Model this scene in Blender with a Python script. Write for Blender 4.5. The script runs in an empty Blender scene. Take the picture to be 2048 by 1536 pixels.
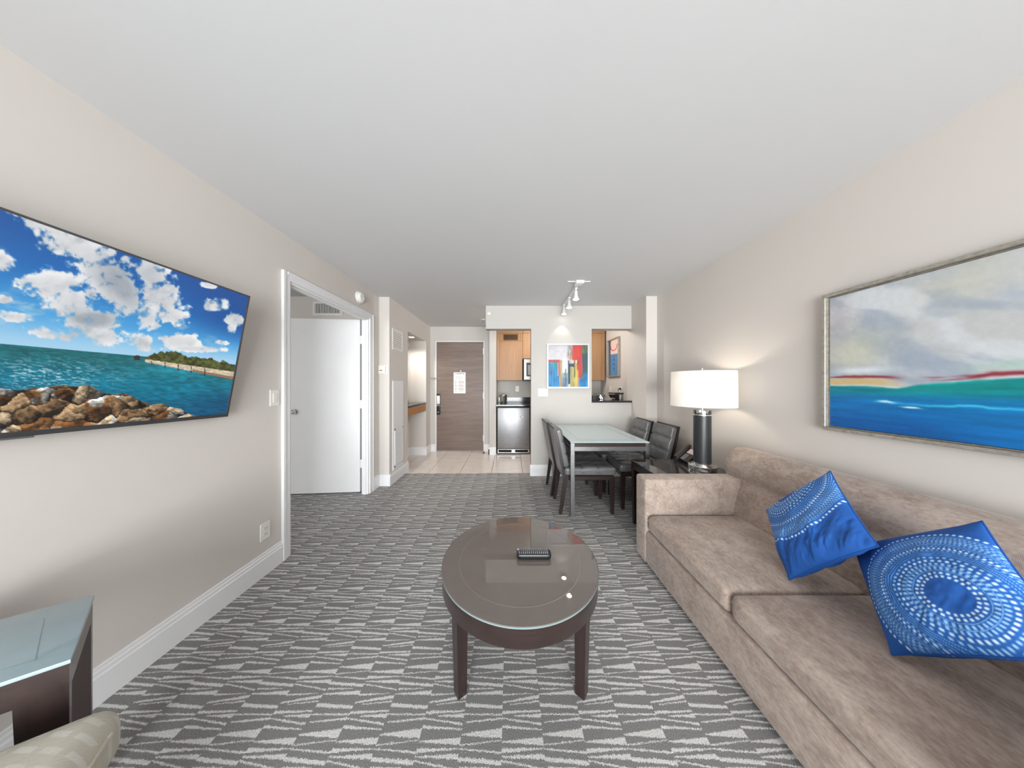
import bpy, bmesh, math, random
import numpy as np
from mathutils import Vector, Matrix

# ------------------------------------------------------------------ camera, world, lights, exposure
SC = bpy.context.scene
COL = SC.collection
F, CX, CY, HC = 512.0, 1020.0, 769.0, 1.309      # focal length and principal point in photo pixels, eye height
cam_d = bpy.data.cameras.new('camera'); cam = bpy.data.objects.new('camera', cam_d); COL.objects.link(cam)
cam.location = (0, 0, HC); cam.rotation_euler = (math.pi/2, 0, 0)
cam_d.sensor_width = 36; cam_d.lens = 36*F/2048
cam_d.shift_x = (1024-CX)/2048; cam_d.shift_y = (CY-768)/2048
cam_d.clip_start = 0.02
SC.camera = cam
wd = bpy.data.worlds.new('world'); SC.world = wd; wd.use_nodes = True
wd.node_tree.nodes['Background'].inputs[0].default_value = (0.80, 0.90, 1.0, 1)
wd.node_tree.nodes['Background'].inputs[1].default_value = 1.2
vs = SC.view_settings
vs.view_transform = 'Standard'; vs.look = 'None'; vs.gamma = 1; vs.use_curve_mapping = False
vs.exposure = 0.48
cy = SC.cycles
cy.use_denoising = True; cy.max_bounces = 8; cy.diffuse_bounces = 5; cy.glossy_bounces = 4
cy.transmission_bounces = 6; cy.transparent_max_bounces = 8; cy.sample_clamp_indirect = 6
cy.caustics_reflective = False; cy.caustics_refractive = False

def area(name, loc, rot, sx, sy, power, col=(1, 1, 1)):
    l = bpy.data.lights.new(name, 'AREA'); l.shape = 'RECTANGLE'; l.size = sx; l.size_y = sy
    l.energy = power; l.color = col
    o = bpy.data.objects.new(name, l); COL.objects.link(o); o.location = loc; o.rotation_euler = rot
    return o
# daylight that comes in through the balcony glass behind the camera and through the bedroom window, plus an added upward fill
area('daylight_living', (0.095, -3.58, 1.24), (math.pi/2, 0, 0), 3.4, 2.3, 325, (0.97, 0.985, 1.0))
area('ceiling_fill', (0.095, -3.62, 0.5), (math.radians(122), 0, 0), 3.4, 1.2, 95, (1.0, 0.985, 0.96))  # unseen upward-tilted fill, added to lift the ceiling
area('daylight_bedroom', (-3.3, -3.58, 1.3), (math.pi/2, 0, 0), 2.2, 1.8, 125, (1.0, 0.99, 0.98))

# ------------------------------------------------------------------ helpers
MW = {}
PI = math.pi
def _set(o, label=None, cat=None, group=None, kind=None):
    if label: o['label'] = label
    if cat: o['category'] = cat
    if group: o['group'] = group
    if kind: o['kind'] = kind
    return o
def thing(name, label, cat, loc=(0, 0, 0), rotz=0, group=None):
    o = bpy.data.objects.new(name, None); COL.objects.link(o)
    o.location = loc; o.rotation_euler = (0, 0, rotz); o.empty_display_size = 0.05
    MW[o.name] = Matrix.Translation(loc) @ Matrix.Rotation(rotz, 4, 'Z')
    return _set(o, label, cat, group)

class MB:
    def __init__(s): s.bm = bmesh.new()
    def box(s, x0, x1, y0, y1, z0, z1, b=0, seg=1):
        t = bmesh.new() if b else s.bm
        v = [t.verts.new((x, y, z)) for z in (z0, z1) for y in (y0, y1) for x in (x0, x1)]
        for f in ((0, 2, 3, 1), (4, 5, 7, 6), (0, 1, 5, 4), (2, 6, 7, 3), (0, 4, 6, 2), (1, 3, 7, 5)):
            t.faces.new([v[i] for i in f])
        if b:
            bmesh.ops.bevel(t, geom=list(t.edges), offset=b, segments=seg, affect='EDGES', profile=0.5)
            s._merge(t)
        return s
    def _merge(s, t):
        me = bpy.data.meshes.new('tmp'); t.to_mesh(me); s.bm.from_mesh(me); bpy.data.meshes.remove(me); t.free()
    def hexa(s, p):      # 8 points: bottom ring of 4, top ring of 4
        v = [s.bm.verts.new(q) for q in p]
        for f in ((3, 2, 1, 0), (4, 5, 6, 7), (0, 1, 5, 4), (1, 2, 6, 5), (2, 3, 7, 6), (3, 0, 4, 7)):
            s.bm.faces.new([v[i] for i in f])
        return s
    def cyl(s, p0, p1, r, seg=20, r2=None, cap=True):
        p0 = Vector(p0); p1 = Vector(p1); d = (p1-p0).normalized(); r2 = r if r2 is None else r2
        a = d.orthogonal().normalized(); b = d.cross(a)
        R0 = []; R1 = []
        for i in range(seg):
            t = 2*PI*i/seg; e = a*math.cos(t)+b*math.sin(t)
            R0.append(s.bm.verts.new(p0+e*r)); R1.append(s.bm.verts.new(p1+e*r2))
        for i in range(seg):
            j = (i+1) % seg; s.bm.faces.new((R0[i], R0[j], R1[j], R1[i]))
        if cap: s.bm.faces.new(R0[::-1]); s.bm.faces.new(R1)
        return s
    def lathe(s, prof, c=(0, 0, 0), seg=32, axis='Z', close=False):
        rings = []
        for r, z in prof:
            ring = []
            for i in range(seg):
                t = 2*PI*i/seg; u, w = max(r, 1e-5)*math.cos(t), max(r, 1e-5)*math.sin(t)
                p = {'Z': (u, w, z), 'X': (z, u, w), 'Y': (w, z, u)}[axis]
                ring.append(s.bm.verts.new((c[0]+p[0], c[1]+p[1], c[2]+p[2])))
            rings.append(ring)
        n = len(rings)
        for k in range(n if close else n-1):
            A, B = rings[k], rings[(k+1) % n]
            for i in range(seg):
                j = (i+1) % seg; s.bm.faces.new((A[i], A[j], B[j], B[i]))
        if not close:
            s.bm.faces.new(rings[0][::-1]); s.bm.faces.new(rings[-1])
        return s
    def tube(s, pts, r, seg=8):
        pts = [Vector(p) for p in pts]; rings = []
        for k, p in enumerate(pts):
            d = (pts[min(k+1, len(pts)-1)]-pts[max(k-1, 0)]).normalized()
            a = d.cross(Vector((0.13, 0.21, 0.97))).normalized(); b = d.cross(a)
            rings.append([s.bm.verts.new(p+(a*math.cos(2*PI*i/seg)+b*math.sin(2*PI*i/seg))*r) for i in range(seg)])
        for A, B in zip(rings, rings[1:]):
            for i in range(seg):
                j = (i+1) % seg; s.bm.faces.new((A[i], A[j], B[j], B[i]))
        s.bm.faces.new(rings[0][::-1]); s.bm.faces.new(rings[-1])
        return s
    def prism(s, pts, d, b=0):      # planar ring of 3D points, extruded by vector d
        t = bmesh.new() if b else s.bm
        A = [t.verts.new(p) for p in pts]; B = [t.verts.new(Vector(p)+Vector(d)) for p in pts]
        t.faces.new(A[::-1]); t.faces.new(B)
        for i in range(len(A)):
            j = (i+1) % len(A); t.faces.new((A[i], A[j], B[j], B[i]))
        if b:
            bmesh.ops.recalc_face_normals(t, faces=t.faces)
            bmesh.ops.bevel(t, geom=list(t.edges), offset=b, segments=2, affect='EDGES', profile=0.5)
            s._merge(t)
        return s
    def soft(s, c, h, r, n=14, crown=0.0, fn=None, rot=None):
        """rounded cushion block: centre c, half sizes h, corner radius r, crowned top; fn(p)->p reshapes"""
        t = bmesh.new(); bmesh.ops.create_cube(t, size=2)
        bmesh.ops.subdivide_edges(t, edges=t.edges[:], cuts=n, use_grid_fill=True)
        for v in t.verts:
            q = Vector([math.sin(v.co[i]*PI/2)*0.35+v.co[i]*0.65 for i in range(3)])
            p = Vector([q[i]*h[i] for i in range(3)])
            inn = Vector([max(-(h[i]-r), min(h[i]-r, p[i])) for i in range(3)])
            d = p-inn
            if d.length > 1e-9:
                m = max(abs(d.x), abs(d.y), abs(d.z)); p = inn+d.normalized()*m
            if crown:
                k = max(0, 1-(p.x/h[0])**2)*max(0, 1-(p.y/h[1])**2)
                if p.z > 0: p.z += crown*k
            if fn: p = fn(p)
            if rot is not None: p = rot @ p
            v.co = p+Vector(c)
        s._merge(t); return s
    def build(s, name, mat, parent=None, ang=35, attr=None):
        bm = s.bm
        bmesh.ops.remove_doubles(bm, verts=bm.verts, dist=1e-6)
        bmesh.ops.recalc_face_normals(bm, faces=bm.faces)
        if parent is not None: bm.transform(MW[parent.name].inverted())
        me = bpy.data.meshes.new(name); bm.to_mesh(me); bm.free()
        for p in me.polygons: p.use_smooth = True
        me.set_sharp_from_angle(angle=math.radians(ang))
        if mat: me.materials.append(mat)
        o = bpy.data.objects.new(name, me); COL.objects.link(o)
        if parent is not None:
            o.parent = parent; MW[o.name] = MW[parent.name]
        else:
            MW[o.name] = Matrix()
        return o

def copy_tree(o, parent=None):
    c = o.copy(); COL.objects.link(c)
    if parent is not None: c.parent = parent
    for ch in list(o.children): copy_tree(ch, c)
    return c
def struct(mb, name, mat, label, cat, **k):
    return _set(mb.build(name, mat, **k), label, cat, kind='structure')

# ------------------------------------------------------------------ materials
def lin(c):
    return tuple(((v/255)/12.92 if v/255 <= 0.04045 else ((v/255+0.055)/1.055)**2.4) for v in c)
class NT:
    def __init__(s, name):
        s.m = bpy.data.materials.new(name); s.m.use_nodes = True
        s.t = s.m.node_tree; s.b = s.t.nodes['Principled BSDF']; s.out = s.t.nodes['Material Output']
        s._c = None
    def n(s, t, **k):
        q = s.t.nodes.new(t)
        for a, v in k.items(): setattr(q, a, v)
        return q
    def link(s, a, b): s.t.links.new(a, b)
    def val(s, sock, v):
        if hasattr(v, 'is_output') or hasattr(v, 'links'): s.link(v, sock)
        else: sock.default_value = v
    def math(s, op, a, b=0.0, c=None):
        q = s.n('ShaderNodeMath', operation=op); s.val(q.inputs[0], a); s.val(q.inputs[1], b)
        if c is not None: s.val(q.inputs[2], c)
        return q.outputs[0]
    def coord(s, which='Object', scale=(1, 1, 1), rot=(0, 0, 0)):
        if s._c is None: s._c = s.n('ShaderNodeTexCoord')
        mp = s.n('ShaderNodeMapping'); s.link(s._c.outputs[which], mp.inputs[0])
        mp.inputs['Scale'].default_value = scale; mp.inputs['Rotation'].default_value = rot
        return mp.outputs[0]
    def noise(s, co, scale, detail=3, rough=0.5, dist=0.0):
        q = s.n('ShaderNodeTexNoise'); s.link(co, q.inputs['Vector'])
        q.inputs['Scale'].default_value = scale; q.inputs['Detail'].default_value = detail
        q.inputs['Roughness'].default_value = rough; q.inputs['Distortion'].default_value = dist
        return q.outputs[0]
    def ramp(s, fac, stops):
        q = s.n('ShaderNodeValToRGB'); s.link(fac, q.inputs[0]); e = q.color_ramp.elements
        while len(e) < len(stops): e.new(0.5)
        for el, (p, c) in zip(e, stops): el.position = p; el.color = (*c, 1)
        return q.outputs[0]
    def mix(s, fac, a, b):
        q = s.n('ShaderNodeMix', data_type='RGBA'); s.val(q.inputs[0], fac)
        for sock, v in ((q.inputs[6], a), (q.inputs[7], b)):
            if hasattr(v, 'links'): s.link(v, sock)
            else: sock.default_value = (*v, 1)
        return q.outputs[2]
    def bump(s, h, strength=0.2, dist=0.01):
        q = s.n('ShaderNodeBump'); s.link(h, q.inputs['Height']); q.inputs['Strength'].default_value = strength
        q.inputs['Distance'].default_value = dist; s.link(q.outputs[0], s.b.inputs['Normal'])
    def base(s, c, rough=0.5, metal=0.0, ior=None, coat=0, sheen=0):
        i = s.b.inputs
        if hasattr(c, 'links'): s.link(c, i['Base Color'])
        else: i['Base Color'].default_value = (*c, 1)
        s.val(i['Roughness'], rough); i['Metallic'].default_value = metal
        if ior: i['IOR'].default_value = ior
        if coat: i['Coat Weight'].default_value = coat; i['Coat Roughness'].default_value = 0.03
        if sheen: i['Sheen Weight'].default_value = sheen; i['Sheen Roughness'].default_value = 0.4
        return s.m

def plain(name, c, rough=0.5, metal=0.0, wear=0.06, scale=14, **k):
    q = NT(name); L = lin(c); n = q.noise(q.coord(), scale, 4)
    col = q.ramp(n, [(0.3, tuple(v*(1-wear) for v in L)), (0.7, tuple(min(1, v*(1+wear)) for v in L))])
    return q.base(col, rough, metal, **k)
def wall_mat(name, c):
    q = NT(name); L = lin(c); n = q.noise(q.coord(), 1.3, 3)
    col = q.ramp(n, [(0.3, tuple(v*0.985 for v in L)), (0.7, L)])
    q.bump(q.noise(q.coord(), 160, 2), 0.05, 0.002)
    return q.base(col, 0.75)
def wood(name, c1, c2, axis=2, rough=0.35, scale=1.0, band=26, **k):
    q = NT(name); sc = [band*scale]*3; sc[axis] = 1.6*scale
    co = q.coord(scale=tuple(sc)); n = q.noise(co, 1.0, 5, 0.6, 0.6)
    n2 = q.noise(q.coord(scale=tuple(v*3 for v in sc)), 1.0, 3)
    f = q.math('ADD', q.math('MULTIPLY', n, 0.7), q.math('MULTIPLY', n2, 0.3))
    col = q.ramp(f, [(0.32, lin(c1)), (0.68, lin(c2))])
    q.bump(n2, 0.06, 0.002)
    return q.base(col, rough, **k)
def emit(name, c, strength):
    q = NT(name); e = q.n('ShaderNodeEmission'); e.inputs[0].default_value = (*c, 1); e.inputs[1].default_value = strength
    q.link(e.outputs[0], q.out.inputs[0]); q.t.nodes.remove(q.b); return q.m
def glassy(name, c, mixf=0.12, rough=0.0):
    """thin clear sheet: tinted transmission with a mirror-like surface"""
    q = NT(name); tr = q.n('ShaderNodeBsdfTransparent'); tr.inputs[0].default_value = (*c, 1)
    gl = q.n('ShaderNodeBsdfGlossy'); gl.inputs['Roughness'].default_value = rough
    fr = q.n('ShaderNodeFresnel'); fr.inputs[0].default_value = 1.5
    mx = q.n('ShaderNodeMixShader'); q.link(q.math('ADD', fr.outputs[0], mixf), mx.inputs[0])
    q.link(tr.outputs[0], mx.inputs[1]); q.link(gl.outputs[0], mx.inputs[2]); q.link(mx.outputs[0], q.out.inputs[0])
    q.t.nodes.remove(q.b); return q.m
def painted(name, rough=0.5, bump=0.0, ior=None, glow=None):
    q = NT(name); a = q.n('ShaderNodeVertexColor', layer_name='paint')
    if glow is None:
        if bump: q.bump(q.noise(q.coord(scale=(1, 1, 1)), 260, 3), bump, 0.002)
        return q.base(a.outputs[0], rough, ior=ior)
    q.base((0.01, 0.01, 0.01), 0.25)
    q.link(a.outputs[0], q.b.inputs['Emission Color']); q.b.inputs['Emission Strength'].default_value = glow
    return q.m

M = {}
M['wall'] = wall_mat('wall_paint', (206, 200, 194))
M['wall_dimmed'] = wall_mat('wall_paint_dimmed', (193, 189, 184))  # same wall paint, darkened to offset direct light on walls facing the window
M['ceil'] = wall_mat('ceiling_paint', (210, 210, 211))
M['white'] = plain('white_trim', (226, 226, 227), 0.35, wear=0.01)
M['doorw'] = plain('white_door', (228, 228, 229), 0.45, wear=0.015, scale=4)
M['plastic'] = plain('white_plastic', (228, 226, 221), 0.35, wear=0.01)
M['cream'] = plain('cream_plastic', (228, 224, 214), 0.4, wear=0.02)
M['dark'] = plain('black_plastic', (22, 22, 24), 0.35, wear=0.1)
M['void'] = plain('dark_recess', (14, 14, 15), 0.8)
M['espresso'] = wood('espresso_wood', (30, 20, 19), (46, 32, 30), 2, 0.35, coat=0.2)
M['espresso_h'] = wood('espresso_wood_flat', (30, 20, 18), (47, 32, 29), 0, 0.35, coat=0.2)
M['oak'] = wood('oak_veneer', (142, 104, 68), (164, 126, 88), 2, 0.45, 1.0, 40)
M['oak_h'] = wood('oak_apron', (152, 104, 62), (176, 126, 80), 2, 0.4, 1.0, 50)
M['doorwood'] = wood('brown_door_laminate', (98, 82, 74), (126, 108, 98), 0, 0.45, 1.0, 22)
M['steel'] = plain('brushed_steel', (160, 160, 161), 0.3, 1.0, wear=0.08, scale=30)
M['chrome'] = plain('chrome', (225, 225, 225), 0.06, 1.0, wear=0.01)
M['grey_metal'] = plain('grey_metal', (150, 150, 148), 0.35, 0.8, wear=0.06)
M['silverframe'] = plain('silver_leaf', (172, 166, 156), 0.4, 0.5, wear=0.22, scale=50)
M['whiteframe'] = plain('white_silver_frame', (212, 212, 216), 0.3, 0.1, wear=0.03)
M['leather'] = None
q = NT('grey_leather'); nn = q.noise(q.coord(), 220, 3); q.bump(nn, 0.06, 0.002)
M['leather'] = q.base(q.ramp(q.noise(q.coord(), 9, 3), [(0.3, lin((90, 90, 91))), (0.7, lin((108, 108, 109)))]), 0.3)
q = NT('black_granite'); nn = q.noise(q.coord(), 90, 6, 0.7)
M['granite'] = q.base(q.ramp(nn, [(0.42, lin((28, 28, 30))), (0.6, lin((56, 56, 58))), (0.72, lin((130, 130, 130)))]), 0.12)
q = NT('marble_tile'); a = q.noise(q.coord(), 3.0, 6, 0.6, 1.2); b = q.noise(q.coord(), 14, 5)
M['tile'] = q.base(q.mix(q.math('MULTIPLY', b, 0.5), q.ramp(a, [(0.3, lin((214, 202, 194))), (0.55, lin((230, 221, 214))), (0.75, lin((204, 190, 182)))]), lin((226, 218, 210))), 0.16)
M['grout'] = plain('grout', (150, 138, 130), 0.9)
# velvet sofa fabric: mottled, crushed pile
def velvet(name, c1, c2, c3):
    q = NT(name)
    a = q.noise(q.coord(scale=(2.2, 1.5, 2.2), rot=(0, 0, 0.5)), 5.0, 6, 0.68, 0.6)
    b = q.noise(q.coord(scale=(1, 0.55, 1), rot=(0, 0, 0.6)), 85, 4, 0.65, 0.2)
    f = q.math('ADD', q.math('MULTIPLY', a, 0.55), q.math('MULTIPLY', b, 0.45))
    col = q.ramp(f, [(0.40, lin(c1)), (0.5, lin(c2)), (0.60, lin(c3))])
    w = q.n('ShaderNodeTexWave'); w.bands_direction = 'Y'; q.link(q.coord(), w.inputs[0]); w.inputs['Scale'].default_value = 110
    q.bump(q.math('ADD', q.math('MULTIPLY', w.outputs[1], 0.25), b), 0.12, 0.003)
    return q.base(col, 0.85, sheen=0.25)
M['velvet'] = velvet('taupe_velvet', (144, 127, 116), (164, 147, 136), (178, 163, 152))
M['tabletop'] = plain('bronze_glass_top', (114, 105, 100), 0.012, wear=0.03, ior=1.85)
M['bluetop'] = plain('pale_blue_glass', (148, 166, 172), 0.06, wear=0.03, ior=1.6)
M['dintop'] = plain('glass_top_reflection_tint', (176, 193, 195), 0.05, wear=0.02, ior=1.9)  # pale base tone carries the wall's reflection in the glass
M['endtop'] = plain('black_glass_top', (52, 50, 48), 0.02, wear=0.03, ior=2.2)
M['glassedge'] = plain('green_glass_edge', (120, 138, 138), 0.15, ior=1.5)
M['lampblack'] = plain('black_lamp_leather', (40, 42, 44), 0.38, wear=0.15, scale=60)
M['crystal'] = glassy('clear_acrylic', (0.93, 0.95, 0.95), 0.1)
M['pane'] = glassy('window_glass', (0.98, 0.99, 0.99), 0.0)
M['mirror'] = plain('mirror', (235, 238, 238), 0.01, 1.0, wear=0.0)

# ------------------------------------------------------------------ numpy painting of flat prints
def vnoise(x, y, seed=0):
    xi = np.floor(x).astype(np.int64); yi = np.floor(y).astype(np.int64); xf = x-xi; yf = y-yi
    def hsh(a, b):
        n = (a*374761393 + b*668265263 + seed*1442695041) & 0x7fffffff
        n = ((n ^ (n >> 13))*1274126177) & 0x7fffffff
        return ((n ^ (n >> 16)) & 0xffff)/65535.0
    u = xf*xf*(3-2*xf); v = yf*yf*(3-2*yf)
    return (hsh(xi, yi)*(1-u)+hsh(xi+1, yi)*u)*(1-v)+(hsh(xi, yi+1)*(1-u)+hsh(xi+1, yi+1)*u)*v
def fbm(x, y, seed=0, oct=5, gain=0.5):
    s = 0; a = 1; t = 0
    for k in range(oct):
        s = s+a*vnoise(x*2**k, y*2**k, seed+k*7); t += a; a *= gain
    return s/t
def sm(a, b, x):
    t = np.clip((x-a)/(b-a), 0, 1); return t*t*(3-2*t)
def lerp(A, B, f):
    return A*(1-f[..., None])+np.asarray(B, float)*f[..., None]
def s2l(c):
    c = np.clip(c/255.0, 0, 1); return np.where(c <= 0.04045, c/12.92, ((c+0.055)/1.055)**2.4)
def worley(x, y, seed=0):
    xi = np.floor(x).astype(np.int64); yi = np.floor(y).astype(np.int64)
    d1 = np.full(x.shape, 9.0); d2 = np.full(x.shape, 9.0); idd = np.zeros(x.shape); ox = np.zeros(x.shape); oy = np.zeros(x.shape)
    for dx in (-1, 0, 1):
        for dy in (-1, 0, 1):
            cx_ = xi+dx; cy_ = yi+dy
            px = cx_+vnoise(cx_*1.0, cy_*1.0, seed+1); py = cy_+vnoise(cx_*1.0, cy_*1.0, seed+2)
            d = np.hypot(x-px, y-py); near = d < d1
            d2 = np.where(near, d1, np.minimum(d2, d))
            idd = np.where(near, vnoise(cx_*1.0, cy_*1.0, seed+3), idd)
            ox = np.where(near, x-px, ox); oy = np.where(near, y-py, oy)
            d1 = np.where(near, d, d1)
    return d1, d2, idd, ox, oy
def grid_sheet(name, P00, P10, P01, nu, nv, rgb, mat, parent):
    """flat sheet from corner P00 along P10 (u) and P01 (v), painted with rgb[nv,nu] (sRGB 0..255)"""
    P00, P10, P01 = map(np.array, (P00, P10, P01))
    u = np.linspace(0, 1, nu); v = np.linspace(0, 1, nv); U, V = np.meshgrid(u, v)
    P = P00+(P10-P00)*U[..., None]+(P01-P00)*V[..., None]
    Mi = np.array(MW[parent.name].inverted()); P = P.reshape(-1, 3)@Mi[:3, :3].T+Mi[:3, 3]
    i = np.arange((nv-1)*(nu-1)); r, c = np.divmod(i, nu-1); a = r*nu+c
    faces = np.stack([a, a+1, a+nu+1, a+nu], 1)
    me = bpy.data.meshes.new(name); me.vertices.add(len(P)); me.vertices.foreach_set('co', P.astype(np.float32).ravel())
    me.loops.add(faces.size); me.loops.foreach_set('vertex_index', faces.astype(np.int32).ravel())
    me.polygons.add(len(faces)); me.polygons.foreach_set('loop_start', (np.arange(len(faces))*4).astype(np.int32))
    me.update(calc_edges=True)
    at = me.color_attributes.new('paint', 'FLOAT_COLOR', 'POINT')
    L = s2l(rgb.reshape(-1, 3)); at.data.foreach_set('color', np.c_[L, np.ones(len(L))].astype(np.float32).ravel())
    me.materials.append(mat)
    o = bpy.data.objects.new(name, me); COL.objects.link(o); o.parent = parent; MW[o.name] = MW[parent.name]
    return o

# ------------------------------------------------------------------ room dimensions (metres)
XL, XR, ZC = -1.694, 1.884, 2.44
YR = -3.4                 # rear wall with the balcony glass, behind the camera
XB = -1.56                # face of the boxed-out hall wall
YCOL = 3.31               # front of that box
YP0, YP1 = 3.68, 3.82     # kitchen partition
YE, YK = 5.02, 5.32       # entry wall, kitchen back wall
YT = 3.77                 # carpet / tile edge

# ------------------------------------------------------------------ floor
fl = struct(MB().box(-4.8, 2.0, YR-0.1, 5.44, -0.1, -0.012), 'floor', M['grout'], 'floor of the suite, grey patterned carpet then pale stone tile', 'floor')
# carpet pattern: wedge stripes in two alternating column types, read from the photograph as pixel rows
def Dy(y): return 670.2/(y-CY)
CA = [ # u0, u1, (left top y, left bottom y), (right top y, right bottom y)
 (0.0, 1.0, (1333.4, 1335.2), (1326.0, 1338.8)),
 (0.0, 1.0, (1347.0, 1348.8), (1340.8, 1342.2)),
 (0.0, 1.0, (1352.0, 1353.6), (1356.0, 1359.2)),
 (0.0, 1.0, (1363.0, 1368.4), (1368.0, 1373.8)),
 (0.05, 0.75, (1376.0, 1379.5), (1376.4, 1377.6)),
 (0.0, 1.0, (1387.2, 1389.0), (1380.6, 1389.2)),
 (0.0, 1.0, (1406.0, 1413.4), (1411.3, 1417.5)),
 (0.0, 1.0, (1427.4, 1430.0), (1427.0, 1430.6)),
 (0.07, 1.0, (1443.2, 1445.6), (1434.6, 1439.4))]
CB = [
 (0.0, 1.0, (1322.0, 1326.2), (1326.6, 1328.2)),
 (0.0, 1.0, (1342.8, 1344.2), (1337.6, 1347.6)),
 (0.0, 1.0, (1352.0, 1358.2), (1351.8, 1353.0)),
 (0.0, 1.0, (1362.2, 1363.6), (1359.0, 1366.6)),
 (0.0, 1.0, (1366.8, 1369.0), (1378.0, 1380.8)),
 (0.0, 0.85, (1388.0, 1391.4), (1386.0, 1387.0)),
 (0.0, 1.0, (1403.6, 1406.4), (1389.6, 1396.4)),
 (0.2, 1.0, (1408.4, 1409.8), (1400.6, 1403.6)),
 (0.0, 1.0, (1422.0, 1428.0), (1420.0, 1423.4)),
 (0.3, 1.0, (1431.2, 1432.8), (1427.0, 1435.4)),
 (0.0, 1.0, (1435.4, 1438.0), (1446.0, 1450.6))]
def carpet_mat():
    q = NT('patterned_carpet'); P = 0.2285; W = 0.152; X0 = -0.790
    sx = q.n('ShaderNodeSeparateXYZ'); q.link(q.coord(), sx.inputs[0])
    jn = q.noise(q.coord(scale=(1, 0.35, 1)), 330, 1)
    jm = q.noise(q.coord(scale=(1, 0.6, 1)), 40, 2)
    x = q.math('ADD', sx.outputs[0], q.math('MULTIPLY', q.math('SUBTRACT', jm, 0.5), 0.003))
    y = q.math('ADD', sx.outputs[1], q.math('ADD', q.math('MULTIPLY', q.math('SUBTRACT', jn, 0.5), 0.014), q.math('MULTIPLY', q.math('SUBTRACT', jm, 0.5), 0.005)))
    u2 = q.math('DIVIDE', q.math('SUBTRACT', x, X0), W)
    fl_ = q.math('FLOOR', u2); u = q.math('SUBTRACT', u2, fl_)
    par = q.math('FLOORED_MODULO', fl_, 2.0)
    D0 = Dy(1450.9)
    v = q.math('FLOORED_MODULO', q.math('SUBTRACT', y, D0), P)
    def colmask(stripes):
        acc = None
        for (u0, u1, l, r) in stripes:
            hl, ll, hr, lr = Dy(l[0])-D0, Dy(l[1])-D0, Dy(r[0])-D0, Dy(r[1])-D0
            for off in (0, -P, P):
                if max(hl, hr)+off < 0.0 or min(ll, lr)+off > P: continue
                a, b = (hl-ll), (hr-lr)
                k = 1.0/max(u1-u0, 1e-3)
                uu = u if (u0 == 0 and u1 == 1) else q.math('MULTIPLY', q.math('SUBTRACT', u, u0), k)
                hi = q.math('MULTIPLY_ADD', uu, hr-hl, hl+off)
                lo = q.math('MULTIPLY_ADD', uu, lr-ll, ll+off)
                m = q.math('MULTIPLY', q.math('LESS_THAN', v, hi), q.math('GREATER_THAN', v, lo))
                if not (u0 == 0 and u1 == 1):
                    m = q.math('MULTIPLY', m, q.math('MULTIPLY', q.math('GREATER_THAN', u, u0), q.math('LESS_THAN', u, u1)))
                acc = m if acc is None else q.math('MAXIMUM', acc, m)
        return acc
    mA = colmask(CA); mB = colmask(CB)
    mk = q.math('ADD', q.math('MULTIPLY', mA, q.math('SUBTRACT', 1.0, par)), q.math('MULTIPLY', mB, par))
    pile = q.noise(q.coord(scale=(1, 0.5, 1)), 420, 2, 0.6)
    dk = q.ramp(pile, [(0.3, lin((106, 105, 104))), (0.7, lin((142, 141, 140)))])
    lt = q.ramp(pile, [(0.3, lin((168, 166, 164))), (0.7, lin((236, 234, 231)))])
    q.bump(pile, 0.5, 0.004)
    return q.base(q.mix(mk, dk, lt), 0.95)
cp = MB().box(-4.8, XR, YR, YT, -0.012, 0.0).build('carpet', carpet_mat(), fl); cp['label'] = 'grey carpet with pale wedge stripes'
tile_cache = {}
xs = [-1.86, -1.677, -1.21, -0.743, -0.277, 0.19, 0.657, 1.124, 1.591, XR]
ys = [YT, 3.95, 4.415, 4.88, YK]
for i in range(len(xs)-1):
    for j in range(len(ys)-1):
        w, d = xs[i+1]-xs[i], ys[j+1]-ys[j]; key = (round(w, 3), round(d, 3))
        g = 0.003
        if key not in tile_cache:
            o = MB().box(g, w-g, g, d-g, -0.012, 0.0, 0.0015).build('tile', M['tile'], fl); tile_cache[key] = o
        else:
            o = tile_cache[key].copy(); COL.objects.link(o)
        o.location = (xs[i], ys[j], 0)
struct(MB().box(-0.35, 1.0, YT-0.012, YT+0.004, -0.011, 0.003, 0.002), 'trim_3', M['grey_metal'], 'thin metal strip between the carpet and the tile', 'trim')

# ------------------------------------------------------------------ ceiling and walls
struct(MB().box(-4.8, 2.0, YR-0.1, 5.44, ZC, ZC+0.1), 'ceiling', M['ceil'], 'plain white painted ceiling over the whole suite', 'ceiling')
TH = 0.072
w = MB(); w.box(XL-TH, XL, YR, 1.955, 0, ZC).box(XL-TH, XL, 3.075, YCOL, 0, ZC).box(XL-TH, XL, 1.955, 3.075, 2.10, ZC)
struct(w, 'wall_left', M['wall'], 'long cream left wall with the television and the bedroom doorway', 'wall')
w = MB(); w.box(-1.98, XB, YCOL, 3.906, 0, ZC).box(-1.98, XB, 3.906, 4.763, 2.118, ZC).box(-1.98, XB, 4.763, YE, 0, ZC).box(-1.98, -1.86, 3.906, 4.763, 0, 2.118)
struct(w, 'wall_hall', M['wall'], 'boxed-out cream hall wall with the vanity niche', 'wall')
struct(MB().box(-4.8, XL-TH, 3.29, 3.40, 0, ZC), 'wall_bedroom', M['wall'], 'cream bedroom wall behind the open white door', 'wall')
struct(MB().box(-4.9, -4.8, YR-0.1, 3.40, 0, ZC), 'wall_bedroom_side', M['wall'], 'cream side wall of the bedroom', 'wall')
w = MB(); w.box(-1.98, -1.455, YE, YE+0.12, 0, ZC).box(-0.508, -0.383, YE, YE+0.12, 0, ZC).box(-1.455, -0.508, YE, YE+0.12, 2.157, ZC)
struct(w, 'wall_entry', M['wall_dimmed'], 'cream wall around the brown entry door', 'wall')
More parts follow.
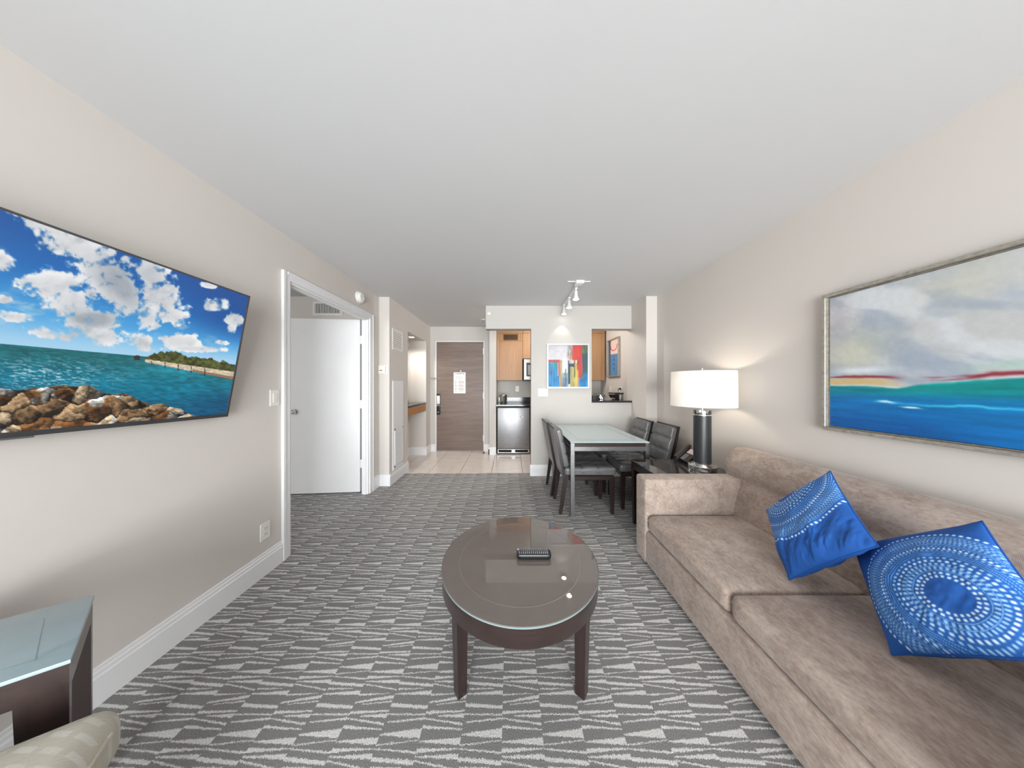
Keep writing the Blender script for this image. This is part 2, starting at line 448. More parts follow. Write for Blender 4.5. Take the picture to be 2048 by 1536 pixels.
struct(MB().box(-0.383, -0.26, 4.78, 5.44, 0, ZC), 'wall_kitchen_end', M['wall_dimmed'], 'narrow white wall end beside the small refrigerator', 'wall')
struct(MB().box(-0.26, 2.0, YK, 5.44, 0, ZC), 'wall_kitchen', M['wall_dimmed'], 'back wall of the kitchenette under the oak cabinets', 'wall')
w = MB(); w.box(XR, 2.0, YR, YK, 0, ZC).box(1.745, XR, 3.28, 3.83, 0, ZC)
struct(w, 'wall_right', M['wall'], 'long cream right wall behind the sofa, with a shallow pilaster', 'wall')
w = MB(); w.box(0.304, 1.174, YP0, YP1, 0, 2.11).box(-0.348, 1.745, YP0, YP1, 2.11, ZC).box(1.174, 1.745, YP0, YP1, 0, 1.05)
struct(w, 'wall_partition', M['wall_dimmed'], 'partition with the pass-through between dining area and kitchenette', 'wall')
# rear wall with balcony glass, bedroom window wall
WX0, WX1, WZ1 = -1.68, 1.87, 2.42
w = MB(); w.box(-1.81, WX0, YR-0.1, YR, 0, ZC).box(WX1, 2.0, YR-0.1, YR, 0, ZC).box(WX0, WX1, YR-0.1, YR, WZ1, ZC).box(WX0, WX1, YR-0.1, YR, 0, 0.03)
w.box(-4.9, -4.4, YR-0.1, YR, 0, ZC).box(-2.2, -1.81, YR-0.1, YR, 0, ZC).box(-4.4, -2.2, YR-0.1, YR, 2.2, ZC).box(-4.4, -2.2, YR-0.1, YR, 0, 0.4)
struct(w, 'wall_rear', M['wall'], 'cream window wall at the daylight end of the suite', 'wall')
def window(n, x0, x1, z0, z1, parts, label):
    y0, y1 = YR-0.07, YR-0.03; b = 0.05; m = MB()
    m.box(x0, x1, y0, y1, z0, z0+b).box(x0, x1, y0, y1, z1-b, z1).box(x0, x0+b, y0, y1, z0+b, z1-b).box(x1-b, x1, y0, y1, z0+b, z1-b)
    st = (x1-x0)/parts
    for k in range(1, parts): m.box(x0+k*st-b/2, x0+k*st+b/2, y0, y1, z0+b, z1-b)
    fr = struct(m, 'window_%d' % n, M['white'], label, 'window')
    for k in range(parts):
        MB().box(x0+k*st+b/2, x0+(k+1)*st-b/2, YR-0.053, YR-0.047, z0+b, z1-b).build('pane', M['pane'], fr)
window(1, WX0, WX1, 0.03, WZ1, 3, 'wide white-framed balcony window behind the coffee table end of the room')
window(2, -4.4, -2.2, 0.4, 2.2, 2, 'white-framed bedroom window')

# baseboards
def baseboard(name, segs, label, h=0.155):
    m = MB()
    for (p0, p1, n) in segs:
        p0, p1, n = Vector((*p0, 0)), Vector((*p1, 0)), Vector((*n, 0)); t = 0.018
        prof = [(0, 0), (t, 0), (t, h*0.74), (t*0.72, h*0.78), (t*0.72, h*0.86), (t*0.42, h*0.90), (t*0.42, h*0.97), (t*0.2, h), (0, h)]
        m.prism([p0+n*a+Vector((0, 0, z)) for a, z in prof], p1-p0)
    return struct(m, name, M['white'], label, 'baseboard')
baseboard('baseboard_left', [((XL, YR), (XL, 1.895), (1, 0)), ((XL, 3.15), (XL, YCOL-0.018), (1, 0))], 'tall white moulded baseboard along the left wall')
baseboard('baseboard_hall', [((XL, YCOL), (XB+0.018, YCOL), (0, -1)), ((XB, YCOL), (XB, 3.906), (1, 0)), ((-1.86, 4.763), (XB+0.018, 4.763), (0, -1)), ((-1.86, 3.906), (-1.86, 4.745), (1, 0)), ((XB, 4.763), (XB, YE), (1, 0))], 'white baseboard around the boxed-out hall wall and niche', 0.145)
baseboard('baseboard_entry', [((XB+0.018, YE), (-1.46, YE), (0, -1)), ((-0.50, YE), (-0.401, YE), (0, -1)), ((-0.383, 4.762), (-0.383, YE), (-1, 0)), ((-0.401, 4.78), (-0.26, 4.78), (0, -1))], 'white baseboard on both sides of the brown entry door', 0.14)
baseboard('baseboard_partition', [((0.286, YP0), (1.745, YP0), (0, -1)), ((0.304, YP0), (0.304, YP1), (-1, 0))], 'white baseboard under the partition behind the dining table')
baseboard('baseboard_right', [((XR, YR), (XR, 3.262), (-1, 0)), ((1.727, 3.28), (XR, 3.28), (0, -1)), ((1.745, 3.28), (1.745, 3.662), (-1, 0))], 'white baseboard along the right wall behind the sofa')
baseboard('baseboard_bedroom', [((-4.8, 3.29), (XL-TH, 3.29), (0, -1))], 'white baseboard on the bedroom wall')

# ------------------------------------------------------------------ bedroom doorway and door
m = MB()
cw = 0.062
for s_, xo in ((1, XL), (-1, XL-TH)):
    x0, x1 = (xo, xo+0.016) if s_ > 0 else (xo-0.016, xo)
    m.box(x0, x1, 1.955-cw, 1.957, 0, 2.10+cw, 0.003).box(x0, x1, 3.073, 3.075+0.078, 0, 2.10+cw, 0.003).box(x0, x1, 1.955, 3.075, 2.098, 2.10+cw, 0.003)
    xi0, xi1 = (xo+0.016, xo+0.022) if s_ > 0 else (xo-0.022, xo-0.016)
    m.box(xi0, xi1, 1.955-cw, 1.955-cw+0.022, 0, 2.10+cw, 0.002).box(xi0, xi1, 3.075+0.056, 3.075+0.078, 0, 2.10+cw, 0.002).box(xi0, xi1, 1.93, 3.10, 2.10+cw-0.02, 2.10+cw, 0.002)
m.box(XL-TH-0.002, XL+0.002, 1.955, 1.975, 0, 2.10).box(XL-TH-0.002, XL+0.002, 3.055, 3.075, 0, 2.10).box(XL-TH-0.002, XL+0.002, 1.975, 3.055, 2.08, 2.10)
m.box(XL-TH+0.022, XL-0.022, 1.975, 1.985, 0, 2.08).box(XL-TH+0.022, XL-0.022, 3.045, 3.055, 0, 2.08).box(XL-TH+0.022, XL-0.022, 1.985, 3.045, 2.07, 2.08)
struct(m, 'trim_1', M['white'], 'white casing and jamb of the bedroom doorway', 'door frame')
d1 = thing('door_1', 'open plain white bedroom door with a chrome knob', 'door', (-1.817, 3.135, 0), math.radians(4.5)); d1['kind'] = 'structure'
def loc_part(parent, mb, name, mat):       # part given in the parent's own coordinates
    mb.bm.transform(MW[parent.name]); return mb.build(name, mat, parent)
leaf = loc_part(d1, MB().box(-0.80, 0, -0.04, 0, 0.01, 2.095, 0.002), 'door_leaf', M['doorw'])
kn = MB().lathe([(0.001, -0.10), (0.016, -0.10), (0.027, -0.088), (0.03, -0.075), (0.022, -0.062), (0.012, -0.058), (0.012, -0.05), (0.030, -0.049), (0.034, -0.041), (0.034, -0.04)], (-0.735, 0, 0.985), 24, 'Y')
loc_part(d1, kn, 'knob', M['chrome'])
kn = MB().lathe([(0.034, 0.0), (0.034, 0.006), (0.012, 0.01), (0.012, 0.03), (0.03, 0.04), (0.027, 0.06), (0.001, 0.065)], (-0.735, 0, 0.985), 24, 'Y')
loc_part(d1, kn, 'knob', M['chrome'])
for z in (0.30, 1.02, 1.80):
    hg = MB().cyl((0.010, -0.012, z), (0.010, -0.012, z+0.10), 0.007, 10).box(-0.026, 0.0, -0.0425, -0.0405, z, z+0.10).box(-0.004, 0.042, -0.034, -0.030, z, z+0.10)
    loc_part(d1, hg, 'hinge', M['plastic'])

# entry door
m = MB(); fx0, fx1, fz = -1.44, -0.52, 2.142
m.box(fx0-0.018, fx0, YE-0.012, YE+0.09, 0, fz, 0.002).box(fx1, fx1+0.018, YE-0.012, YE+0.09, 0, fz, 0.002).box(fx0-0.018, fx1+0.018, YE-0.012, YE+0.09, fz, fz+0.018, 0.002)
struct(m, 'trim_2', M['white'], 'slim white metal frame around the entry door', 'door frame')
d2 = thing('door_2', 'brown horizontal-grain entry door with a key-card lock', 'door', (-0.98, YE+0.03, 0)); d2['kind'] = 'structure'
MB().box(fx0+0.003, fx1-0.003, YE+0.01, YE+0.055, 0.008, fz-0.003, 0.001).build('door_leaf', M['doorwood'], d2)
lx = -1.40
MB().box(lx-0.032, lx+0.032, YE-0.012, YE+0.012, 0.72, 1.125, 0.006, 2).build('lock_plate', M['dark'], d2)
MB().box(lx-0.030, lx+0.028, YE-0.020, YE-0.011, 0.93, 1.09, 0.004, 2).build('lock_cover', M['plastic'], d2)
MB().lathe([(0.02, 0.0), (0.02, -0.02), (0.012, -0.025), (0.011, -0.05)], (lx-0.01, YE-0.012, 0.905), 20, 'Y').tube([(lx-0.01, YE-0.057, 0.905), (lx+0.03, YE-0.06, 0.905), (lx+0.08, YE-0.056, 0.90), (lx+0.105, YE-0.05, 0.898)], 0.010, 10).build('lever_handle', M['chrome'], d2)
MB().lathe([(0.014, 0.0), (0.014, -0.012), (0.006, -0.013), (0.006, -0.03)], (lx-0.002, YE-0.012, 0.765), 16, 'Y').box(lx-0.018, lx+0.014, YE-0.045, YE-0.035, 0.76, 0.77, 0.002).build('thumb_turn', M['chrome'], d2)
MB().lathe([(0.010, 0.0), (0.010, -0.006), (0.004, -0.007)], (-0.97, YE+0.01, 1.575), 14, 'Y').build('peephole', M['chrome'], d2)
for z in (0.20, 1.03, 1.90):
    MB().cyl((fx1-0.002, YE-0.006, z), (fx1-0.002, YE-0.006, z+0.12), 0.009, 10).build('hinge', M['plastic'], d2)
lt = thing('security_latch', 'chrome swing-bar security latch beside the entry door', 'latch', (-1.50, YE, 1.43))
MB().box(-1.53, -1.465, YE-0.008, YE-0.001, 1.405, 1.445, 0.002).build('base_plate', M['chrome'], lt)
MB().tube([(-1.55, YE-0.02, 1.425), (-1.50, YE-0.028, 1.428), (-1.44, YE-0.03, 1.43), (-1.415, YE-0.026, 1.43)], 0.006, 8).cyl((-1.50, YE-0.03, 1.40), (-1.50, YE-0.03, 1.45), 0.007, 8).build('swing_bar', M['chrome'], lt)
sg = thing('door_notice', 'white printed notice sheet fixed to the brown entry door', 'notice', (-0.985, YE, 1.13))
MB().box(-1.107, -0.872, YE+0.004, YE+0.009, 1.135, 1.548, 0.001).build('sheet', M['plastic'], sg)
tx = MB(); rnd = random.Random(4)
def dash(x0, x1, z, h, y=YE+0.0035):
    tx.box(x0, x1, y, y+0.001, z-h/2, z+h/2)
x = -1.085
for wd_ in (0.028, 0.10, 0.045):
    dash(x, x+wd_, 1.522, 0.014); x += wd_+0.009
for k in range(3): dash(-1.07, -1.07+rnd.uniform(0.12, 0.17), 1.47-k*0.028, 0.004)
for k in range(16):
    z = 1.375-k*0.0135
    if k % 5 == 4: continue
    dash(-1.085, -1.085+rnd.uniform(0.03, 0.055), z, 0.005); dash(-1.012, -1.012+rnd.uniform(0.09, 0.118), z, 0.005)
tx.build('print_lines', plain('printed_grey', (120, 118, 118), 0.6), sg)['kind'] = 'stuff'
ds = thing('door_stop', 'small brass floor door stop on the tile', 'door stop', (-0.50, 4.86, 0))
MB().lathe([(0.024, 0), (0.024, 0.008), (0.014, 0.012), (0.013, 0.03), (0.008, 0.034)], (-0.50, 4.86, 0), 20).build('dome', plain('brass', (196, 170, 120), 0.25, 0.9), ds)
MB().lathe([(0.0145, 0.014), (0.017, 0.017), (0.017, 0.024), (0.0145, 0.027)], (-0.50, 4.86, 0), 20, close=True).build('rubber_ring', M['dark'], ds)

# ------------------------------------------------------------------ fittings on the walls and ceiling
def slat_grille(name, label, axis, a0, a1, z0, z1, plane, sgn, n, vertical, cat='vent', border=0.028, slat_mat=None):
    """register grille: axis 'x' lies in a wall facing -y (sgn -1) ; axis 'y' lies in a wall facing +x (sgn +1)"""
    def bx(m, p0, p1, q0, q1, d0, d1, b=0):
        lo, hi = sorted((plane+sgn*d0, plane+sgn*d1))
        return m.box(p0, p1, lo, hi, q0, q1, b) if axis == 'x' else m.box(lo, hi, p0, p1, q0, q1, b)
    mid = (a0+a1)/2
    t = thing(name, label, cat, (mid, plane, z0) if axis == 'x' else (plane, mid, z0))
    f = MB()
    bx(f, a0, a1, z0, z0+border, 0, 0.008, 0.002); bx(f, a0, a1, z1-border, z1, 0, 0.008, 0.002)
    bx(f, a0, a0+border, z0+border, z1-border, 0, 0.008, 0.002); bx(f, a1-border, a1, z0+border, z1-border, 0, 0.008, 0.002)
    f.build('grille_frame', M['plastic'], t)
    k = MB(); bx(k, a0+border, a1-border, z0+border, z1-border, 0.0005, 0.0015); k.build('gap_shade', M['void'] if vertical else plain('louvre_shadow', (150, 150, 150), 0.8), t)  # flat sheet coloured for the shade between the bars
    for i in range(n):
        s_ = MB(); g = (i+0.5)/n
        if vertical:
            c = a0+border+(a1-a0-2*border)*g; wv = (a1-a0-2*border)/n*0.24
            bx(s_, c-wv, c+wv, z0+border, z1-border, 0.0016, 0.0065)
        else:
            c = z0+border+(z1-z0-2*border)*g; wv = (z1-z0-2*border)/n*0.33
            bx(s_, a0+border, a1-border, c-wv, c+wv, 0.0016, 0.0068)
        s_.build('slat', slat_mat or M['plastic'], t)
    return t
slat_grille('air_vent', 'white air register with vertical bars above the bedroom door', 'x', -2.53, -2.15, 2.195, 2.375, 3.29, -1, 16, True)
vp = slat_grille('access_grille', 'small square white grille high on the hall box', 'y', 3.385, 3.71, 1.775, 2.06, XB, 1, 9, False)
t = thing('return_air_panel', 'tall white return-air panel with louvres at its foot', 'panel', (XB, 3.55, 0.16))
MB().box(XB, XB+0.012, 3.39, 3.72, 0.16, 1.36, 0.003).build('panel_sheet', M['white'], t)
f = MB(); a0, a1, z0, z1 = 3.43, 3.69, 0.20, 0.71
f.box(XB+0.012, XB+0.02, a0, a1, z0, z0+0.018).box(XB+0.012, XB+0.02, a0, a1, z1-0.018, z1).box(XB+0.012, XB+0.02, a0, a0+0.018, z0, z1).box(XB+0.012, XB+0.02, a1-0.018, a1, z0, z1)
f.build('louvre_frame', M['white'], t)
MB().box(XB+0.0125, XB+0.0135, a0+0.018, a1-0.018, z0+0.018, z1-0.018).build('louvre_backing', plain('louvre_grey', (165, 165, 165), 0.8), t)
for i in range(24):
    z = z0+0.022+i*0.0197
    MB().hexa([(XB+0.0136, a0+0.018, z+0.012), (XB+0.0136, a1-0.018, z+0.012), (XB+0.022, a1-0.018, z), (XB+0.022, a0+0.018, z),
               (XB+0.0136, a0+0.018, z+0.015), (XB+0.0136, a1-0.018, z+0.015), (XB+0.022, a1-0.018, z+0.004), (XB+0.022, a0+0.018, z+0.004)]).build('slat', M['white'], t)

t = thing('smoke_detector', 'round white smoke detector on the wall above the doorway', 'smoke detector', (XL, 2.87, 2.284))
MB().lathe([(0.066, 0), (0.066, 0.012), (0.06, 0.014)], (XL, 2.87, 2.284), 32, 'X').build('mounting_plate', M['plastic'], t)
MB().lathe([(0.056, 0.014), (0.056, 0.03), (0.044, 0.042), (0.001, 0.044)], (XL, 2.87, 2.284), 32, 'X').build('body', M['plastic'], t)
MB().lathe([(0.011, 0.043), (0.011, 0.048), (0.001, 0.049)], (XL, 2.885, 2.275), 14, 'X').build('sensor_cap', M['cream'], t)
t = thing('thermostat', 'cream wall thermostat on the front of the hall box', 'thermostat', (-1.64, YCOL, 1.50))
MB().box(-1.708, -1.574, YCOL-0.006, YCOL, 1.447, 1.56, 0.002).build('back_plate', M['plastic'], t)
MB().box(-1.69, -1.60, YCOL-0.03, YCOL-0.006, 1.455, 1.55, 0.006, 2).build('body', M['cream'], t)
MB().box(-1.675, -1.635, YCOL-0.0315, YCOL-0.0295, 1.485, 1.493).build('display', M['void'], t)
def rocker(name, label, axis, plane, sgn, c, z, gangs, kind='switch'):
    w2 = 0.036*gangs if gangs > 1 else 0.036; h2 = 0.058
    t = thing(name, label, 'switch' if kind == 'switch' else 'outlet', (c, plane, z) if axis == 'x' else (plane, c, z))
    def bx(p0, p1, q0, q1, d0, d1, b=0.0):
        lo, hi = sorted((plane+sgn*d0, plane+sgn*d1)); m = MB()
        return m.box(p0, p1, lo, hi, q0, q1, b) if axis == 'x' else m.box(lo, hi, p0, p1, q0, q1, b)
    bx(c-w2, c+w2, z-h2, z+h2, 0, 0.006, 0.002).build('cover_plate', M['plastic'], t)
    for g in range(gangs):
        cc = c+(g-(gangs-1)/2)*0.066
        if kind == 'switch':
            bx(cc-0.016, cc+0.016, z-0.033, z+0.033, 0.006, 0.0095, 0.0015).build('rocker', M['cream'], t)
        else:
            for dz in (-0.02, 0.02):
                o = bx(cc-0.014, cc+0.014, z+dz-0.014, z+dz+0.014, 0.006, 0.008, 0.0015).build('socket', M['cream'], t)
                s_ = bx(cc-0.007, cc-0.005, z+dz-0.004, z+dz+0.006, 0.008, 0.0084); s2 = bx(cc+0.005, cc+0.007, z+dz-0.004, z+dz+0.006, 0.008, 0.0084)
                s_.build('slot', M['void'], o); s2.build('slot', M['void'], o)
    return t
rocker('light_switch', 'single white rocker switch beside the bedroom doorway', 'y', XL, 1, 1.838, 1.213, 1)
rocker('wall_outlet', 'white double outlet low on the left wall beside the doorway', 'y', XL, 1, 1.768, 0.298, 1, 'outlet')
rocker('light_switch', 'double white rocker switch below the abstract painting', 'x', YP0, -1, 0.472, 1.193, 2)
rocker('wall_outlet', 'white outlet on the kitchenette wall above the refrigerator', 'x', YK, -1, 0.15, 1.22, 1, 'outlet')
rocker('wall_outlet', 'white outlet on the side wall behind the coffee maker', 'y', XR, -1, 4.33, 1.215, 1, 'outlet')
rocker('light_switch', 'single switch on the kitchenette side wall beyond the coffee maker', 'y', XR, -1, 4.80, 1.23, 1)
t = thing('wall_sprinkler', 'small white sidewall sprinkler on the header above the kitchenette', 'sprinkler', (-0.305, YP0, 2.335))
MB().lathe([(0.026, 0), (0.026, -0.006), (0.02, -0.01)], (-0.305, YP0, 2.335), 20, 'Y').build('escutcheon', M['plastic'], t)
MB().lathe([(0.009, -0.01), (0.009, -0.03), (0.005, -0.032)], (-0.305, YP0, 2.335), 12, 'Y').box(-0.317, -0.293, YP0-0.05, YP0-0.03, 2.337, 2.34).build('nozzle', M['chrome'], t)
t = thing('ceiling_sprinkler', 'white pendent sprinkler on the hall ceiling beside the header', 'sprinkler', (-0.47, 4.45, ZC))
MB().lathe([(0.035, ZC), (0.034, ZC-0.006), (0.018, ZC-0.012)], (-0.47, 4.45, 0), 20).build('escutcheon', M['plastic'], t)
MB().cyl((-0.47, 4.45, ZC-0.012), (-0.47, 4.45, ZC-0.045), 0.008, 12).lathe([(0.018, ZC-0.045), (0.018, ZC-0.048)], (-0.47, 4.45, 0), 16).build('nozzle', M['grey_metal'], t)

# vanity niche
t = thing('vanity_shelf', 'wall-hung oak vanity shelf with a black stone top in the hall niche', 'shelf', (-1.71, 4.33, 0.82))
MB().box(-1.58, -1.562, 3.912, 4.757, 0.82, 0.948, 0.001).box(-1.858, -1.58, 3.912, 3.93, 0.82, 0.948).box(-1.858, -1.58, 4.739, 4.757, 0.82, 0.948).build('apron', M['oak_h'], t)
MB().box(-1.858, -1.556, 3.908, 4.761, 0.948, 0.977, 0.003).build('stone_top', M['granite'], t)
t = thing('niche_mirror', 'tall frameless mirror on the back of the vanity niche', 'mirror', (-1.86, 4.3, 1.02))
MB().box(-1.859, -1.848, 3.96, 4.70, 1.02, 2.03, 0.002).build('mirror_frame', M['white'], t)
MB().box(-1.848, -1.845, 3.975, 4.685, 1.035, 2.015, 0.001).build('mirror_glass', M['mirror'], t)
t = thing('recessed_downlight', 'lit recessed downlight in the ceiling of the vanity niche', 'downlight', (-1.68, 4.36, 2.118))
MB().lathe([(0.045, 2.117), (0.062, 2.117), (0.062, 2.111), (0.045, 2.113)], (-1.68, 4.36, 0), 28, close=True).build('trim_ring', M['white'], t)
MB().lathe([(0.044, 2.1175), (0.044, 2.1145)], (-1.68, 4.36, 0), 28).build('lens', emit('warm_lens', (1.0, 0.86, 0.62), 6), t)
def spot(name, loc, target, power, size, blend, col, parent=None, r=0.02):
    l = bpy.data.lights.new(name, 'SPOT'); l.energy = power; l.spot_size = size; l.spot_blend = blend; l.color = col; l.shadow_soft_size = r
    o = bpy.data.objects.new(name, l); COL.objects.link(o); o.location = loc
    o.rotation_euler = (Vector(target)-Vector(loc)).to_track_quat('-Z', 'Y').to_euler()
    return o
def point(name, loc, power, col, r=0.04):
    l = bpy.data.lights.new(name, 'POINT'); l.energy = power; l.color = col; l.shadow_soft_size = r
    o = bpy.data.objects.new(name, l); COL.objects.link(o); o.location = loc; return o
spot('niche_lamp', (-1.68, 4.36, 2.10), (-1.68, 4.36, 0), 30, 2.6, 0.6, (1.0, 0.93, 0.84), r=0.04)

# track light
TX, TY0, TY1 = 0.76, 2.78, 3.60
t = thing('track_light', 'white ceiling track light with three lit spot heads', 'track light', (TX, 3.2, ZC))
MB().box(TX-0.017, TX+0.017, TY0, TY1, ZC-0.020, ZC-0.001, 0.003).build('track', M['white'], t)
MB().box(TX-0.045, TX+0.045, TY0-0.02, TY0+0.09, ZC-0.034, ZC-0.001, 0.006, 2).build('canopy', M['white'], t)
MB().box(TX-0.13, TX+0.12, TY0+0.015, TY0+0.03, ZC-0.010, ZC-0.001, 0.002).build('cross_bar', M['white'], t)
bulb_m = emit('spot_bulb', (1.0, 0.96, 0.9), 9)
for k, hy in enumerate((2.95, 3.27, 3.57)):
    tgt = ((0.76, 2.8, 0.75), (0.86, 3.1, 0.7), (0.72, 3.68, 1.55))[k]
    hx = TX-0.004*k
    hd = MB().cyl((hx, hy, ZC-0.02), (hx, hy, ZC-0.055), 0.008, 10).box(hx-0.016, hx+0.016, hy-0.02, hy+0.02, ZC-0.036, ZC-0.02, 0.002)
    hd.lathe([(0.012, ZC-0.05), (0.019, ZC-0.06), (0.02, ZC-0.10), (0.034, ZC-0.142), (0.038, ZC-0.15), (0.034, ZC-0.15), (0.018, ZC-0.10)], (hx, hy, 0), 20)
    h_ = hd.build('spot_head', M['white'], t)
    MB().lathe([(0.031, ZC-0.146), (0.031, ZC-0.153), (0.02, ZC-0.158)], (hx, hy, 0), 18).build('bulb', bulb_m, h_)
    spot('track_lamp', (hx, hy, ZC-0.165), tgt, (11, 11, 2.2)[k], (2.0, 2.0, 1.25)[k], (0.9, 0.9, 0.5)[k], (1.0, 0.95, 0.88), r=0.012)

# ------------------------------------------------------------------ television
TR = np.array([-1.516, 1.4845, 1.819]); BR = np.array([-1.644, 1.4845, 1.135]); wdir = np.array([0.0, -1.0, 0.018]); wdir /= np.linalg.norm(wdir)
TWID = 1.237
TL = TR+wdir*TWID; BL = BR+wdir*TWID
nrm = np.cross(BL-BR, TR-BR); nrm /= np.linalg.norm(nrm)
if nrm[0] < 0: nrm = -nrm
tv = thing('television', 'wide flat television showing a rocky seashore, tilted forward on the left wall', 'television', (-1.69, 0.87, 1.1))
upd = (TR-BR)/np.linalg.norm(TR-BR)
def tvbox(s0, s1, v0, v1, d0, d1):      # along width from the right edge, up from bottom, along normal
    return [tuple(BR+wdir*s+upd*v+nrm*d) for d in (d0, d1) for s, v in ((s0, v0), (s1, v0), (s1, v1), (s0, v1))]
HT = float(np.linalg.norm(TR-BR))
MB().hexa(tvbox(-0.004, TWID+0.004, -0.004, HT+0.004, -0.028, -0.004)).hexa(tvbox(0.25, TWID-0.25, 0.10, 0.42, -0.055, -0.028)).build('housing', M['dark'], tv)
bz = MB()
for s0, s1, v0, v1 in ((-0.006, TWID+0.006, -0.012, 0.006), (-0.006, TWID+0.006, HT-0.003, HT+0.005), (-0.006, 0.003, 0, HT), (TWID-0.003, TWID+0.006, 0, HT)):
    bz.hexa(tvbox(s0, s1, v0, v1, -0.006, 0.004))
bz.build('bezel', plain('dark_silver_bezel', (92, 92, 94), 0.3, 0.6), tv)
MB().hexa(tvbox(0.60, 0.68, -0.019, -0.012, -0.004, 0.003)).build('badge_bar', M['grey_metal'], tv)
MB().box(XL+0.001, XL+0.02, 0.72, 1.02, 1.25, 1.65).box(XL+0.02, -1.60, 0.84, 0.90, 1.40, 1.48).build('wall_bracket', M['dark'], tv)
nu, nv = 460, 300
U, V = np.meshgrid(np.linspace(0, 1, nu), np.linspace(0, 1, nv))
Pw = TL+(TR-TL)*U[..., None]+(BL-TL)*V[..., None]
X = (CX+F*Pw[..., 0]/Pw[..., 1])*3.0712; Y = (CY-F*(Pw[..., 2]-HC)/Pw[..., 1]-380)*3.072     # flat picture laid out in the photo's own perspective
X = np.clip(X, -2500, 1700)
def tv_paint(X, Y, U, V):
    hor = 945+np.clip(X, -400, 1600)*0.088
    up = (hor-Y)/np.maximum(hor-(75+X*0.378), 50)
    C = np.zeros(X.shape+(3,))+np.array([165, 208, 236.])
    C = lerp(C, (78, 164, 222), sm(0.0, 0.30, up)); C = lerp(C, (26, 108, 184), sm(0.2, 0.65, up)); C = lerp(C, (14, 84, 160), sm(0.5, 1.0, up))
    C = lerp(C, (4, 72, 146), sm(900, 1500, X)*sm(0.15, 0.6, up)*0.8)
    ell = [(330, 240, 250, 90, 0.55), (470, 370, 230, 120, 0.6), (640, 500, 210, 190, 0.9), (760, 620, 150, 130, 1.3), (100, 130, 190, 45, 0.5), (200, 220, 90, 50, 0.7), (950, 520, 110, 110, 0.3), (1000, 660, 160, 140, 0.5), (900, 770, 90, 90, 0.4), (1060, 770, 110, 70, 0.2),
           (330, 590, 210, 100, 0.15), (190, 570, 150, 55, 0.1), (430, 690, 190, 110, 0.25), (560, 800, 200, 80, 0.3), (620, 900, 180, 60, 0.2), (560, 640, 60, 50, 0.5),
           (20, 440, 80, 70, 0.6), (10, 670, 70, 26, 0.1), (80, 780, 160, 40, 0.25), (280, 880, 150, 40, 0.3),
           (850, 930, 110, 55, 0.2), (1090, 930, 120, 55, 0.1), (1160, 930, 70, 50, 0.2), (1330, 700, 80, 60, -0.2), (1435, 800, 65, 50, 0.1), (1420, 850, 35, 35, 0.1), (1290, 585, 70, 24, 0.25), (1355, 936, 50, 20, 0.1), (1200, 975, 200, 25, 0.05)]
    n1 = fbm(X/110, Y/85, 3, 6, 0.55); n2 = fbm(X/45, Y/38, 11, 4)
    d = np.full(X.shape, -1.0)
    for (ex, ey, rx, ry, tilt) in ell:
        dx = X-ex; dy = Y-ey; a = dx+dy*0.0; b = dy-dx*tilt*0.6
        d = np.maximum(d, 1-(a/rx)**2-(b/ry)**2)
    n3 = fbm(X/20, Y/17, 13, 4, 0.6)
    dens = sm(-0.05, 0.5, np.clip(d, -1.2, 0.8)*0.8+(n1-0.5)*1.3+(n2-0.5)*1.5+(n3-0.5)*0.7)
    dens = np.maximum(dens, sm(0.25, 0.8, np.clip(d, -1, 0.75)+(n1-0.5)*0.9+(n2-0.5)*0.8))
    dens = np.maximum(dens, sm(0.58, 0.8, fbm(X/160, Y/60, 21, 5))*sm(0.02, 0.25, up)*(1-sm(0.3, 0.5, up))*0.45)
    shade = np.clip((fbm(X/130+0.3, Y/90+0.5, 5, 5)-0.42)*3.0, 0, 1)
    shade = np.maximum(shade*0.62, sm(0.35, 1.0, d)*0.3+np.exp(-(((X-760)/190)**2+((Y-560)/190)**2))*0.8+np.exp(-(((X-560)/190)**2+((Y-790)/55)**2))*0.85)
    cl = lerp(np.zeros(X.shape+(3,))+np.array([246, 246, 247.]), (158, 166, 176), np.clip(shade, 0, 1)*0.9)
    cl = cl*(0.95+0.1*(n2-0.5))[..., None]
    C = C*(1-dens[..., None])+cl*dens[..., None]
    # sea
    dn = (Y-hor)/np.maximum(1500-hor, 60)
    sea = np.zeros(X.shape+(3,))+np.array([30, 104, 112.])
    sea = lerp(sea, (18, 118, 144), sm(0.05, 0.4, dn)); sea = lerp(sea, (8, 86, 122), sm(0.35, 0.8, dn))
    sea = lerp(sea, (8, 70, 108), sm(1000, 1450, X)*sm(0.25, 0.6, dn)*0.8); sea = lerp(sea, (34, 160, 184), np.exp(-(((X-1150)/260)**2+((Y-1090)/50)**2))*0.7)
    rip = fbm(X/40, (Y-hor)/7, 31, 4)
    sea = sea*(0.72+0.56*rip)[..., None]
    glint = sm(0.52, 0.72, fbm(X/30, (Y-hor)/5, 37, 3))*np.exp(-(((X-250)/420)**2+((Y-1140)/90)**2))
    sea = lerp(sea, (208, 226, 234), np.clip(glint*0.9, 0, 1))
    C = np.where((Y > hor)[..., None], sea, C)
    # headland: beach, shrubs, jetty hulk
    base = 1046+(X-890)*0.145; bh = 10+np.clip(X-890, 0, 700)*0.055
    top = base-14-np.clip(X-885, 0, 160)*0.34-22*(fbm(X/38, X*0+1.5, 41, 4)-0.35)*3*sm(890, 960, X)+np.exp(-((X-1045)/60.0)**2)*-6+sm(1100, 1160, X)*16
    land = (X > 888)
    beach = land & (Y > base-14) & (Y < base+bh)
    C = np.where(beach[..., None], np.array([206, 190, 166.])*(0.75+0.5*fbm(X/18, Y/6, 43, 3))[..., None], C)
